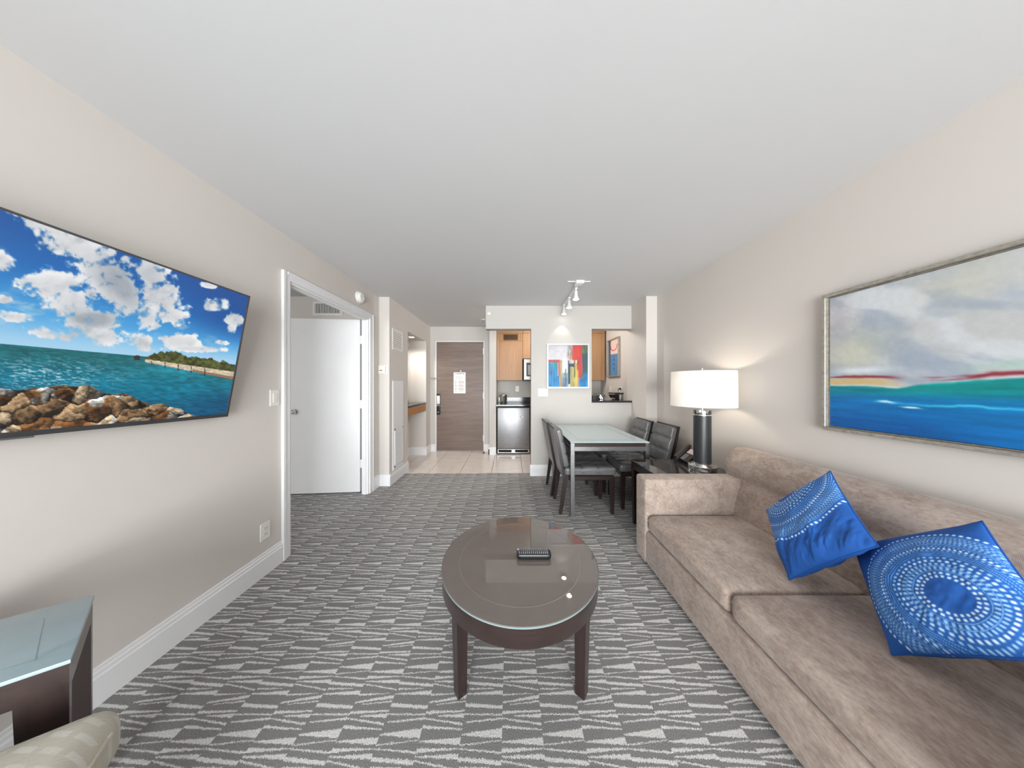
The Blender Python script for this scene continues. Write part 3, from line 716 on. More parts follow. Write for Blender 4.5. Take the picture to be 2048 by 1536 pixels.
    C = np.where((land & (Y > base+bh*0.55) & (Y < base+bh) & (X > 1180))[..., None], np.array([150, 112, 84.]), C)
    tree = land & (Y > top) & (Y < base-8)
    C = np.where(tree[..., None], np.array([74, 78, 38.])*(0.35+1.3*fbm(X/16, Y/13, 47, 4))[..., None], C)
    hulk = (X > 822) & (X < 858) & (Y > 1016) & (Y < 1046); C = np.where(hulk[..., None], np.array([58, 48, 46.]), C)
    for mx in (930, 1012, 1093, 1173, 1257):
        C = np.where(((np.abs(X-mx) < 3) & (Y > base-4) & (Y < base+bh+14))[..., None], np.array([50, 42, 38.]), C)
    # rocks
    rt = np.interp(X, [-2500, -200, 0, 180, 330, 430, 520, 600, 690, 770, 860, 930, 1010, 1090, 1190, 1260], [1150, 1200, 1226, 1218, 1205, 1214, 1200, 1230, 1245, 1255, 1300, 1320, 1318, 1350, 1376, 1420])
    sc = np.interp(X, [-2500, 0, 500, 900, 1200], [260, 150, 130, 85, 60])
    wx = X+120*(fbm(X/130, Y/110, 51, 4)-0.5)+40*(vnoise(X/300, Y/200, 50)); wy = Y+90*(fbm(X/120, Y/110, 53, 4)-0.5)+0.18*X
    d1, d2, idd, ox, oy = worley(wx/150, wy/92, 61); e1, e2, ide, _, _ = worley((wx+wy*0.6)/62, (wy-wx*0.35)/30, 65)
    lit = np.clip(0.52-0.75*oy-0.25*ox+0.55*(ide-0.5)+1.1*(fbm(X/24+Y/40, Y/13, 55, 5, 0.6)-0.5), 0, 1.2)*(0.75+0.25*sm(0.0, 0.1, e2-e1))
    rc = lerp(np.zeros(X.shape+(3,))+np.array([148, 116, 82.]), (196, 172, 140), sm(0.35, 0.6, idd)); rc = lerp(rc, (122, 82, 46), sm(0.72, 0.8, idd)); rc = lerp(rc, (186, 182, 176), sm(0.82, 0.92, fbm(X/120, Y/100, 57, 2)+idd*0.35))
    rc = rc*(0.25+1.0*lit)[..., None]
    rc = lerp(rc, (22, 17, 14), (1-sm(0.02, 0.17, d2-d1))*sm(-0.2, 0.25, oy+0.2*(fbm(X/40, Y/40, 67, 2)-0.3)))
    rk = Y > rt+30*(d1-0.45)
    C = np.where(rk[..., None], rc, C)
    return np.clip(C, 0, 255)
rgb = tv_paint(X, Y, U, V)
off = nrm*0.001
grid_sheet('screen', TL+off, TR+off, BL+off, nu, nv, rgb, painted('screen_picture', glow=2**-vs.exposure), tv)

# ------------------------------------------------------------------ pictures on the walls
def frame4(axis, plane, sgn, a0, a1, z0, z1, wd_, dep, b=0.002):
    m = MB()
    def bx(p0, p1, q0, q1):
        lo, hi = sorted((plane, plane+sgn*dep))
        m.box(p0, p1, lo, hi, q0, q1, b) if axis == 'x' else m.box(lo, hi, p0, p1, q0, q1, b)
    bx(a0, a1, z0, z0+wd_); bx(a0, a1, z1-wd_, z1); bx(a0, a0+wd_, z0+wd_, z1-wd_); bx(a1-wd_, a1, z0+wd_, z1-wd_)
    return m
# large seascape
PY0, PY1, PZ0, PZ1 = 0.28, 1.515, 1.045, 1.834; xf = XR-0.001
t = thing('seascape_painting', 'large framed abstract seascape, grey sky over bright blue water, above the sofa', 'painting', (xf, 0.9, PZ0))
frame4('y', xf, -1, PY0, PY1, PZ0, PZ1, 0.017, 0.040).build('frame', M['silverframe'], t)
frame4('y', xf, -1, PY0+0.017, PY1-0.017, PZ0+0.017, PZ1-0.017, 0.007, 0.018).build('inner_lip', M['silverframe'], t)
MB().box(xf-0.012, xf, PY0+0.02, PY1-0.02, PZ0+0.02, PZ1-0.02).build('backing', M['dark'], t)
nu, nv = 300, 240; px_ = XR-0.022
P00 = np.array([px_, PY1-0.026, PZ1-0.026]); P10 = np.array([px_, PY0+0.026, PZ1-0.026]); P01 = np.array([px_, PY1-0.026, PZ0+0.026])
U, V = np.meshgrid(np.linspace(0, 1, nu), np.linspace(0, 1, nv))
Pw = P00+(P10-P00)*U[..., None]+(P01-P00)*V[..., None]
X = np.clip((CX+F*Pw[..., 0]/Pw[..., 1]-1620)*3.2, 0, 4000); Y = 0
A = U*(P00[1]-P10[1])                          # metres along the canvas
Zc = V*(P00[2]-P01[2])/1.0; Hh = P00[2]-P01[2]
v = V
xs_ = np.clip(A/0.60, 0, 3)                    # 0 at the left end, 1 where the photo's frame cuts it
sk = np.zeros(U.shape+(3,))+np.array([188, 190, 190.])
n1 = fbm(xs_*3+v*1.2, v*6-xs_*1.5, 71, 5); n2 = fbm(xs_*2.2+3, v*3.5-xs_*1.1, 73, 5)
sk = lerp(sk, (172, 180, 192), sm(0.42, 0.7, n1)); sk = lerp(sk, (204, 208, 212), sm(0.5, 0.7, n2)); sk = lerp(sk, (150, 162, 180), sm(0.48, 0.7, fbm(xs_*3.1+9, v*7-xs_*2.2, 77, 5))*0.7)
sk = lerp(sk, (196, 196, 168), np.exp(-(((xs_-0.16)/0.22)**2+((v-0.42)/0.14)**2))*0.65+np.exp(-(((xs_-0.7)/0.2)**2+((v-0.1)/0.12)**2))*0.3)
sk = lerp(sk, (176, 168, 172), np.exp(-(((xs_-0.06)/0.10)**2+((v-0.2)/0.2)**2))*0.6)
sk = lerp(sk, (214, 222, 230), np.exp(-(((xs_-0.22)/0.16)**2+((v-0.575)/0.022)**2)))
hy = 0.635+0.02*sm(0.2, 0.6, xs_)-0.03*sm(0.55, 1.0, xs_)
wob = (fbm(xs_*9, v*0+2.2, 81, 4)-0.5)*0.02
sk = lerp(sk, (160, 190, 176), np.exp(-(((v-hy-0.0+0.05)/0.03)**2))*sm(0.6, 0.95, xs_)*0.7)
red = np.exp(-((v-(hy-0.012+wob))/(0.004+0.014*fbm(xs_*6, v*0+3.1, 93, 3)))**2)*sm(0.3, 0.5, fbm(xs_*7, v*60, 95, 3))*np.maximum(1-sm(0.34, 0.5, xs_), sm(0.52, 0.66, xs_))
sk = lerp(sk, (138, 52, 62), np.clip(red*1.1, 0, 1))
sand = np.exp(-(((v-hy-0.022)/0.022)**2))*(1-sm(0.3, 0.5, xs_))
sk = lerp(sk, (206, 176, 118), np.clip(sand, 0, 1)); sk = lerp(sk, (226, 216, 200), np.exp(-((v-hy-0.052)/0.008)**2)*(1-sm(0.35, 0.55, xs_))*0.9)
sk = lerp(sk, (208, 204, 214), np.exp(-((v-hy-0.02)/0.012)**2)*sm(0.55, 0.7, xs_)*0.8)
sea = np.zeros(U.shape+(3,))+np.array([0, 128, 140.])
st = fbm(xs_*3.5, v*46, 83, 4)
sea = lerp(sea, (0, 146, 140), sm(0.2, 0.5, xs_)*0.6); sea = lerp(sea, (0, 106, 172), sm(0.70, 0.80, v)); sea = lerp(sea, (0, 86, 156), sm(0.82, 0.97, v)); sea = lerp(sea, (10, 128, 196), sm(0.45, 1.0, xs_)*sm(0.74, 0.8, v)*0.5)
sea = sea*(0.82+0.36*st)[..., None]
for (cx_, cv, rx, rv, col, a_) in ((0.37, 0.795, 0.05, 0.008, (196, 228, 236), 1), (0.50, 0.82, 0.045, 0.006, (190, 224, 236), 1), (0.75, 0.80, 0.30, 0.007, (60, 186, 214), 0.8), (0.62, 0.665, 0.2, 0.012, (20, 168, 158), 0.8)):
    sea = lerp(sea, col, np.clip(np.exp(-(((xs_-cx_)/rx)**2+((v-cv-(fbm(xs_*14, v*0+5, 87, 3)-0.5)*0.02)/rv)**2))*a_*1.3, 0, 1))
edge = sm(-0.006, 0.012, v-(hy+0.052-0.04*sm(0.42, 0.6, xs_)+0.01*(fbm(xs_*12, v*0+7, 89, 4)-0.5)))
rgb = sk*(1-edge[..., None])+sea*edge[..., None]
rgb = rgb*(0.97+0.06*(fbm(xs_*40, v*40, 91, 3)))[..., None]
grid_sheet('canvas', P00, P10, P01, nu, nv, np.clip(rgb, 0, 255), painted('seascape_oil', 0.45, 0.08), t)

# abstract painting on the partition
ax0, ax1, az0, az1 = 0.525, 1.132, 1.254, 1.893
t = thing('abstract_painting', 'white-framed red, blue and yellow abstract painting on the partition', 'painting', (0.83, YP0, az0))
frame4('x', YP0-0.001, -1, ax0, ax1, az0, az1, 0.022, 0.03).build('frame', M['whiteframe'], t)
MB().box(ax0+0.018, ax1-0.018, YP0-0.012, YP0-0.002, az0+0.018, az1-0.018).build('backing', M['dark'], t)
nu, nv = 150, 160
U, V = np.meshgrid(np.linspace(0, 1, nu), np.linspace(0, 1, nv))
x = U+0.012*(fbm(U*9, V*9, 5, 3)-0.5); y = V+0.012*(fbm(U*9, V*9, 6, 3)-0.5)
st = fbm(U*60, V*6, 9, 4)
C = np.zeros(U.shape+(3,))+np.array([212, 210, 216.]); C = C*(0.92+0.14*fbm(U*12, V*14, 2, 4))[..., None]
def rect(C, x0, x1, y0, y1, c, s=0.012, k=0.25):
    f = sm(x0-s, x0+s, x)*(1-sm(x1-s, x1+s, x))*sm(y0-s, y0+s, y)*(1-sm(y1-s, y1+s, y))
    cc = np.array(c, float)*((1-k/2)+k*st)[..., None]
    return C*(1-f[..., None])+cc*f[..., None]
C = rect(C, 0.50, 0.66, 0.0, 0.36, (176, 168, 168), 0.05, 0.9); C = rect(C, 0.5, 0.65, 0.18, 0.34, (170, 140, 120), 0.04, 1.2)
C = rect(C, 0.85, 1.1, -0.1, 0.30, (96, 110, 84), 0.03, 0.6); C = rect(C, 0.85, 1.1, 0.2, 0.75, (50, 84, 92), 0.04, 0.6)
C = rect(C, 0.62, 0.855, -0.1, 0.55, (206, 58, 52), 0.015); C = rect(C, 0.72, 0.865, 0.3, 0.80, (196, 58, 56), 0.02)
C = rect(C, -0.1, 0.29, 0.35, 0.42, (182, 74, 78), 0.01); C = rect(C, 0.26, 0.30, 0.35, 0.75, (204, 78, 58), 0.01)
C = rect(C, -0.1, 0.245, 0.425, 1.1, (20, 132, 186), 0.015, 0.7); C = rect(C, 0.10, 0.23, 0.42, 0.55, (30, 142, 156), 0.04, 0.6); C = rect(C, 0.03, 0.12, 0.5, 0.7, (66, 110, 156), 0.04, 0.6); C = rect(C, 0.2, 0.29, 0.74, 1.1, (24, 126, 186), 0.02, 0.7)
C = rect(C, 0.29, 0.36, 0.36, 1.1, (176, 146, 108), 0.012, 0.5); C = rect(C, 0.36, 0.50, 0.62, 1.1, (120, 148, 150), 0.05, 0.8); C = rect(C, 0.38, 0.48, 0.78, 1.1, (92, 122, 160), 0.03, 0.8)
C = rect(C, 0.36, 0.50, 0.30, 0.66, (222, 222, 232), 0.03); C = rect(C, 0.43, 0.455, 0.57, 0.73, (96, 116, 108), 0.01)
C = rect(C, 0.505, 0.56, 0.37, 0.93, (32, 62, 96), 0.01, 0.5); C = rect(C, 0.54, 0.68, 0.44, 0.52, (58, 62, 84), 0.01, 0.5); C = rect(C, 0.65, 0.69, 0.4, 0.78, (70, 78, 72), 0.012, 0.6)
C = rect(C, 0.56, 0.66, 0.52, 1.1, (170, 164, 96), 0.012, 0.6); C = rect(C, 0.68, 0.735, 0.44, 1.1, (196, 182, 84), 0.012, 0.6); C = rect(C, 0.735, 0.775, 0.6, 1.1, (214, 142, 82), 0.015, 0.5); C = rect(C, 0.64, 0.72, 0.78, 1.1, (186, 168, 92), 0.03, 0.6)
C = rect(C, 0.53, 0.60, 0.36, 0.44, (196, 178, 176), 0.015); C = rect(C, 0.60, 0.66, 0.36, 0.44, (200, 204, 186), 0.015); C = rect(C, 0.69, 0.745, 0.36, 0.44, (222, 206, 190), 0.012); C = rect(C, 0.74, 0.765, 0.37, 0.45, (60, 44, 48), 0.01)
C = rect(C, 0.78, 1.1, 0.80, 1.1, (10, 132, 196), 0.03, 0.8); C = rect(C, 0.86, 1.1, 0.68, 0.84, (30, 110, 158), 0.06, 0.8)
grid_sheet('canvas', (ax0+0.021, YP0-0.014, az1-0.021), (ax1-0.021, YP0-0.014, az1-0.021), (ax0+0.021, YP0-0.014, az0+0.021), nu, nv, np.clip(C*0.9, 0, 255), painted('abstract_oil', 0.5, 0.08), t)
# small picture in the kitchenette
t = thing('kitchen_picture', 'narrow framed blue and pink abstract print on the kitchenette side wall', 'painting', (XR, 4.61, 1.45))
frame4('y', XR-0.001, -1, 4.36, 4.87, 1.45, 2.135, 0.02, 0.045).build('frame', M['silverframe'], t)
MB().box(XR-0.012, XR-0.002, 4.375, 4.855, 1.465, 2.12).build('backing', M['dark'], t)
nu, nv = 60, 80
U, V = np.meshgrid(np.linspace(0, 1, nu), np.linspace(0, 1, nv)); st = fbm(U*20, V*20, 3, 3)
C = np.zeros(U.shape+(3,))+np.array([226, 200, 190.]); C = np.where((V > 0.38+0.04*U)[..., None], np.array([66, 128, 178.]), C)
ring = np.abs(np.hypot((U-0.5)/0.3, (V-0.16)/0.14)-1) < 0.12
C = np.where((ring & (V > 0.14))[..., None], np.array([186, 84, 92.]), C)
C = np.where(((np.abs(U-0.5) < 0.05) & (np.abs(V*8 % 1-0.5) < 0.25) & (V > 0.45) & (V < 0.85))[..., None], np.array([36, 74, 112.]), C)
C = np.where((U < 0.2)[..., None], np.array([26, 44, 74.]), C)
grid_sheet('print', (XR-0.013, 4.852, 2.117), (XR-0.013, 4.378, 2.117), (XR-0.013, 4.852, 1.468), nu, nv, C*(0.93+0.14*st)[..., None], painted('kitchen_print', 0.3), t)

# ------------------------------------------------------------------ kitchenette
def cab(name, label, x0, x1, z0, z1, doors, y0=4.99, y1=YK-0.002, extra=None):
    t = thing(name, label, 'cabinet', ((x0+x1)/2, y1, z0))
    MB().box(x0, x1, y0+0.02, y1, z0, z1).build('carcass', M['oak'], t)
    for (a, b, c, d) in doors:
        MB().box(a+0.0015, b-0.0015, y0, y0+0.019, c+0.0015, d-0.0015, 0.001).build('door', M['oak'], t)
    return t
t = cab('wall_cabinet', 'oak wall cabinet with a vent above the small refrigerator', -0.258, 0.245, 1.39, 2.438, [(-0.203, 0.245, 1.39, 2.155), (-0.258, -0.203, 1.39, 2.31), (-0.203, 0.20, 2.155, 2.31), (0.20, 0.245, 2.155, 2.31), (-0.258, 0.245, 2.31, 2.437)])
g = MB(); g.box(-0.13, 0.158, 4.984, 4.99, 2.166, 2.178).box(-0.13, 0.158, 4.984, 4.99, 2.28, 2.292).box(-0.13, -0.118, 4.984, 4.99, 2.178, 2.28).box(0.146, 0.158, 4.984, 4.99, 2.178, 2.28)
g.build('vent_frame', plain('bronze_vent', (120, 88, 50), 0.4, 0.5), t)
MB().box(-0.118, 0.146, 4.987, 4.9895, 2.178, 2.28).build('vent_opening', M['void'], t)
for k in range(7): MB().box(-0.118, 0.146, 4.984, 4.987, 2.184+k*0.0142, 2.190+k*0.0142).build('slat', plain('bronze_slat', (92, 66, 38), 0.5, 0.4) if k == 0 else bpy.data.materials['bronze_slat'], t)
cab('wall_cabinet', 'oak wall cabinet directly above the microwave', 0.247, 0.868, 1.815, 2.438, [(0.247, 0.557, 1.815, 2.31), (0.557, 0.868, 1.815, 2.31), (0.247, 0.868, 2.31, 2.437)])
cab('wall_cabinet', 'oak wall cabinet seen through the pass-through beside the narrow print', 0.87, 1.85, 1.39, 2.438, [(0.87, 1.33, 1.39, 2.31), (1.33, 1.786, 1.39, 2.31), (1.786, 1.85, 1.39, 2.31), (0.87, 1.85, 2.31, 2.437)])
t = thing('microwave', 'steel microwave oven with a black window under an oak cabinet', 'microwave', (0.56, 5.15, 1.382))
MB().box(0.258, 0.866, 4.955, YK-0.003, 1.382, 1.812, 0.004).build('body', M['dark'], t)
dr = MB().box(0.268, 0.66, 4.935, 4.954, 1.40, 1.80, 0.004).build('door', M['steel'], t)
MB().box(0.315, 0.63, 4.933, 4.936, 1.465, 1.73).build('window', M['dark'], dr)
MB().box(0.345, 0.60, 4.931, 4.9335, 1.495, 1.685).build('window_mesh', plain('grey_mesh', (120, 120, 122), 0.4), dr)
MB().box(0.665, 0.86, 4.935, 4.954, 1.40, 1.80, 0.003).build('control_panel', M['dark'], t)
MB().tube([(0.645, 4.935, 1.45), (0.645, 4.905, 1.46), (0.645, 4.905, 1.74), (0.645, 4.935, 1.75)], 0.009, 10).build('handle', M['steel'], t)
t = thing('refrigerator', 'compact stainless undercounter refrigerator beside the entry', 'refrigerator', (0.06, 5.05, 0))
MB().box(-0.243, 0.375, 4.82, 5.30, 0.02, 0.885, 0.003).build('body', M['dark'], t)
dr = MB().box(-0.238, 0.368, 4.775, 4.82, 0.108, 0.878, 0.01, 3).build('door', plain('fridge_steel', (140, 140, 142), 0.42, 1.0, wear=0.06, scale=20), t)
em = MB().box(0.19, 0.245, 4.772, 4.776, 0.695, 0.72, 0.001).build('badge', M['chrome'], dr)
g = MB().box(-0.235, 0.365, 4.80, 4.82, 0.02, 0.10, 0.004); g.build('kick_plate', M['steel'], t)
for a, b in ((-0.215, 0.03), (0.095, 0.34)): MB().box(a, b, 4.797, 4.801, 0.038, 0.085).build('kick_opening', M['void'], t)
t = thing('worktop', 'black granite worktop with upstand over the refrigerator', 'worktop', (0.8, 5.05, 0.905))
MB().box(-0.258, 1.882, 4.735, YK-0.002, 0.905, 0.937, 0.003).build('slab', M['granite'], t)
MB().box(-0.258, 1.882, YK-0.022, YK-0.002, 0.937, 1.044, 0.002).build('upstand', M['granite'], t)
cab('base_cabinet', 'oak base cabinet under the granite worktop behind the partition', 0.392, 1.88, 0.02, 0.903, [(0.392, 0.888, 0.1, 0.89), (0.888, 1.384, 0.1, 0.89), (1.384, 1.88, 0.1, 0.89)], 4.78)
t = thing('ice_bucket', 'round polished steel ice bucket on the worktop over the refrigerator', 'ice bucket', (-0.13, 4.92, 0.937))
MB().lathe([(0.062, 0.9376), (0.064, 0.945), (0.068, 1.10), (0.072, 1.108), (0.070, 1.112), (0.065, 1.108), (0.060, 0.955), (0.001, 0.952)], (-0.13, 4.92, 0), 32).build('bucket', M['chrome'], t)
MB().lathe([(0.0705, 1.090), (0.0735, 1.094), (0.0735, 1.100), (0.0705, 1.103)], (-0.13, 4.92, 0), 32, close=True).build('rim_band', M['steel'], t)
t = thing('bar_ledge', 'black granite ledge on top of the pass-through half wall', 'worktop', (1.45, 3.75, 1.05))
MB().box(1.172, 1.757, 3.66, 3.84, 1.05, 1.077, 0.004).build('slab', M['granite'], t)
t = thing('side_worktop', 'low granite worktop behind the pass-through half wall', 'worktop', (1.53, 4.08, 0.905))
MB().box(1.19, 1.882, 3.832, 4.36, 0.905, 0.937, 0.003).build('slab', M['granite'], t)
cab('base_cabinet', 'oak base cabinet behind the pass-through half wall', 1.20, 1.88, 0.02, 0.903, [], 3.835, 4.34)
t = thing('coffee_maker', 'small steel and black drip coffee maker at the pass-through', 'coffee maker', (1.66, 4.05, 0.937))
MB().box(1.595, 1.765, 3.98, 4.13, 0.937, 0.985, 0.006, 2).build('base', M['steel'], t)
MB().box(1.705, 1.765, 3.98, 4.13, 0.985, 1.16, 0.006, 2).build('water_tank', M['grey_metal'], t)
MB().box(1.69, 1.706, 3.972, 4.138, 0.985, 1.16, 0.003).build('front_column', M['chrome'], t)
MB().box(1.585, 1.77, 3.97, 4.14, 1.163, 1.18, 0.005, 2).build('lid', M['dark'], t)
MB().hexa([(1.61, 4.0, 1.095), (1.68, 4.0, 1.095), (1.68, 4.11, 1.095), (1.61, 4.11, 1.095), (1.585, 3.985, 1.15), (1.69, 3.985, 1.15), (1.69, 4.125, 1.15), (1.585, 4.125, 1.15)]).build('filter_basket', M['dark'], t)
MB().lathe([(0.03, 0.987), (0.036, 0.99), (0.04, 1.03), (0.032, 1.075), (0.03, 1.085)], (1.648, 4.055, 0), 24).build('carafe', plain('smoked_carafe', (40, 34, 32), 0.05), t)
cd = thing('power_cord', 'black coffee maker cord plugged into the side wall outlet', 'cord', (1.80, 4.15, 0.94))
MB().tube([(1.767, 4.10, 0.96), (1.80, 4.12, 0.945), (1.82, 4.18, 0.96), (1.80, 4.22, 1.05), (1.79, 4.24, 1.15), (1.80, 4.26, 1.22), (1.83, 4.29, 1.245), (1.862, 4.32, 1.236)], 0.006, 8).build('cable', M['dark'], cd)
MB().box(1.845, 1.8765, 4.315, 4.345, 1.222, 1.25, 0.004).build('plug', M['dark'], cd)
t = thing('coffee_caddy', 'black ribbed caddy of cups on the low worktop at the pass-through', 'caddy', (1.37, 4.08, 0.937))
MB().box(1.30, 1.455, 4.02, 4.15, 0.937, 1.13, 0.006, 2).build('bin', M['dark'], t)
for k in range(6): MB().box(1.305+k*0.025, 1.317+k*0.025, 4.012, 4.02, 0.945, 1.125).build('rib', plain('dark_grey_rib', (58, 58, 60), 0.4) if k == 0 else bpy.data.materials['dark_grey_rib'], t)
MB().tube([(1.33, 4.08, 1.125), (1.335, 4.08, 1.155), (1.36, 4.08, 1.163), (1.38, 4.08, 1.15), (1.385, 4.08, 1.125)], 0.004, 6).build('carry_loop', M['dark'], t)
t = thing('serving_tongs', 'pair of steel tongs leaning against the black caddy', 'tongs', (1.48, 3.99, 0.937))
MB().tube([(1.41, 4.00, 1.145), (1.52, 3.97, 0.944)], 0.006, 8).build('arm', M['chrome'], t)
MB().tube([(1.40, 4.00, 1.115), (1.495, 3.97, 0.944)], 0.006, 8).build('arm', M['chrome'], t)
MB().lathe([(0.008, -0.012), (0.012, 0), (0.008, 0.012)], (1.405, 4.0, 1.13), 10, 'Y').build('spring_end', M['chrome'], t)
t = thing('faucet', 'chrome gooseneck tap with black handle behind the half wall', 'tap', (1.545, 4.22, 0.937))
MB().lathe([(0.022, 0.937), (0.022, 0.95), (0.012, 0.958)], (1.545, 4.22, 0), 16).tube([(1.545, 4.22, 0.95), (1.545, 4.22, 1.09), (1.545, 4.20, 1.135), (1.545, 4.16, 1.145), (1.545, 4.13, 1.12), (1.545, 4.125, 1.09)], 0.009, 10).build('spout', M['chrome'], t)
MB().tube([(1.545, 4.22, 0.985), (1.57, 4.22, 1.01), (1.575, 4.22, 1.05)], 0.007, 8).build('handle', M['dark'], t)
t = thing('added_kitchen_light', 'unseen round flush ceiling lamp added over the kitchenette floor', 'ceiling lamp', (0.75, 4.30, ZC))  # assumed lamp hidden by the header, added to brighten kitchenette and hall
MB().lathe([(0.15, ZC), (0.15, ZC-0.02), (0.14, ZC-0.022)], (0.75, 4.30, 0), 32).build('rim', M['white'], t)
MB().lathe([(0.138, ZC-0.021), (0.12, ZC-0.05), (0.06, ZC-0.065), (0.001, ZC-0.068)], (0.75, 4.30, 0), 32).build('diffuser', emit('kitchen_fill_diffuser', (1.0, 0.95, 0.88), 3), t)
point('kitchen_fill', (0.75, 4.30, ZC-0.13), 30, (1.0, 0.95, 0.9), 0.08)

# ------------------------------------------------------------------ dining table and chairs
DX0, DX1, DY0, DY1, DZ = 0.597, 1.376, 2.52, 3.62, 0.743
t = thing('dining_table', 'glass-topped dining table with brushed steel legs and dark wood edge', 'table', ((DX0+DX1)/2, 3.07, 0))
tp = MB().box(DX0, DX1, DY0, DY1, DZ-0.010, DZ, 0.002).build('glass_top', M['dintop'], t)
fr = MB(); i = 0.105; e = 0.0006
fr.box(DX0+i, DX1-i, DY0+i, DY0+i+0.003, DZ, DZ+e).box(DX0+i, DX1-i, DY1-i-0.003, DY1-i, DZ, DZ+e).box(DX0+i, DX0+i+0.003, DY0+i, DY1-i, DZ, DZ+e).box(DX1-i-0.003, DX1-i, DY0+i, DY1-i, DZ, DZ+e)
fr.build('inset_line', plain('inset_line', (120, 140, 142), 0.3), tp)
m = MB(); z0, z1 = DZ-0.048, DZ-0.010; wv = 0.03
m.box(DX0+0.004, DX1-0.004, DY0+0.004, DY0+0.004+wv, z0, z1, 0.001).box(DX0+0.004, DX1-0.004, DY1-0.004-wv, DY1-0.004, z0, z1, 0.001).box(DX0+0.004, DX0+0.004+wv, DY0+0.03, DY1-0.03, z0, z1).box(DX1-0.004-wv, DX1-0.004, DY0+0.03, DY1-0.03, z0, z1)
m.build('wood_edge', M['espresso_h'], t)
MB().box(DX0+0.03, DX1-0.03, DY0+0.03, DY1-0.03, z0+0.004, z1-0.001).build('under_panel', M['espresso_h'], t)
m = MB(); z2 = z0-0.042; r_ = 0.04
m.box(DX0+r_, DX1-r_, DY0, DY0+r_, z2, z0, 0.001).box(DX0+r_, DX1-r_, DY1-r_, DY1, z2, z0, 0.001).box(DX0, DX0+r_, DY0+r_, DY1-r_, z2, z0, 0.001).box(DX1-r_, DX1, DY0+r_, DY1-r_, z2, z0, 0.001)
m.build('steel_rail', M['steel'], t)
for lx_ in (DX0, DX1-r_):
    for ly_ in (DY0, DY1-r_):
        MB().box(lx_, lx_+r_, ly_, ly_+r_, 0, z0 if ly_ > 3 else z1-0.002, 0.0015).build('leg', M['steel'], t)
def chair():
    t = thing('dining_chair', 'x', 'chair', (0, 0, 0), 0, 'dining chairs around the glass table')
    hw = 0.19
    def leg(pts, w0, w1, y, wy=0.036):
        m = MB(); (xa, za), (xb, zb) = pts
        m.hexa([(xa-w0/2, y-wy/2*0.7, za), (xa+w0/2, y-wy/2*0.7, za), (xa+w0/2, y+wy/2*0.7, za), (xa-w0/2, y+wy/2*0.7, za),
                (xb-w1/2, y-wy/2, zb), (xb+w1/2, y-wy/2, zb), (xb+w1/2, y+wy/2, zb), (xb-w1/2, y+wy/2, zb)])
        return m
    for s_ in (-1, 1):
        y = s_*(hw-0.018)
        leg([(0.235, 0), (0.232, 0.37)], 0.030, 0.046, y).build('leg', M['espresso'], t)
        leg([(-0.290, 0), (-0.232, 0.40)], 0.030, 0.05, y).build('leg', M['espresso'], t)
    m = MB(); m.box(-0.24, 0.252, -hw+0.002, hw-0.002, 0.345, 0.385, 0.003)
    m.build('seat_rail', M['espresso'], t)
    n3 = 3
    def seam(p):
        u = (p.x+0.25)/0.5*n3; v = (p.y+hw)/(2*hw)*n3
        if p.z > 0:
            du = min(abs(u-1), abs(u-2)); dv = min(abs(v-1), abs(v-2))
            p.z -= 0.010*math.exp(-(du/0.09)**2)+0.010*math.exp(-(dv/0.09)**2)+0.008*math.exp(-((du**2+dv**2)/0.03))
        return p
    MB().soft((0.01, 0, 0.43), (0.262, hw+0.004, 0.042), 0.028, 26, 0.012, seam).build('seat', M['leather'], t, ang=80)
    # back panel (wood) and tufted pad, leaning backwards
    zb, zt = 0.36, 0.868; xb, xt = -0.232, -0.345
    m = MB(); th = 0.022
    m.hexa([(xb-0.03, -hw-0.004, zb), (xb-0.03+th, -hw-0.004, zb), (xb-0.03+th, hw+0.004, zb), (xb-0.03, hw+0.004, zb),
            (xt-0.012, -hw-0.004, zt), (xt-0.012+th, -hw-0.004, zt), (xt-0.012+th, hw+0.004, zt), (xt-0.012, hw+0.004, zt)])
    m.build('back_panel', M['espresso'], t)
    o_ = 0.012
    MB().hexa([(xb-0.03-0.004, -hw+o_, zb+0.01), (xb-0.03, -hw+o_, zb+0.01), (xb-0.03, hw-o_, zb+0.01), (xb-0.03-0.004, hw-o_, zb+0.01), (xt-0.012-0.004, -hw+o_, zt-0.01), (xt-0.012, -hw+o_, zt-0.01), (xt-0.012, hw-o_, zt-0.01), (xt-0.012-0.004, hw-o_, zt-0.01)]).build('back_cover', M['leather'], t)
    h = (zt-0.47)/2; lean = (xt-xb)/(zt-zb)
    def padfn(p):       # local z = thickness, x = height, y = width
        u = (p.x+h)/(2*h)*3; v = (p.y+hw)/(2*hw)*2
        if p.z > 0:
            du = min(abs(u-1), abs(u-2)); dv = abs(v-1)
            p.z -= 0.012*math.exp(-(du/0.09)**2)+0.012*math.exp(-((du/0.22)**2+(min(abs(v-0.66), abs(v-1.33))/0.14)**2))
        return p
    rot = Matrix(((lean, 0, 1), (0, 1, 0), (1, 0, -lean))); rot.normalize() if hasattr(rot, 'normalize') else None
    a = math.atan(-lean); rot = Matrix(((-math.sin(a), 0, math.cos(a)), (0, 1, 0), (math.cos(a), 0, math.sin(a))))
    zc = 0.47+h-0.003; xc = xb+lean*(zc-zb)+0.030
    MB().soft((xc, 0, zc), (h, hw-0.004, 0.032), 0.022, 24, 0.014, padfn, rot).build('back_pad', M['leather'], t, ang=80)
    return t
c0 = chair()
spots = [(0.80, 2.765, 0.0, 'tufted grey leather dining chair at the outer end, back to the bedroom door side'),
         (0.775, 3.185, 0.02, 'tufted grey leather dining chair by the partition, back to the refrigerator side'),
         (1.42, 2.865, PI, 'tufted grey leather dining chair nearest the end table and lamp'),
         (1.37, 3.262, PI, 'tufted grey leather dining chair in the corner against the pilaster')]
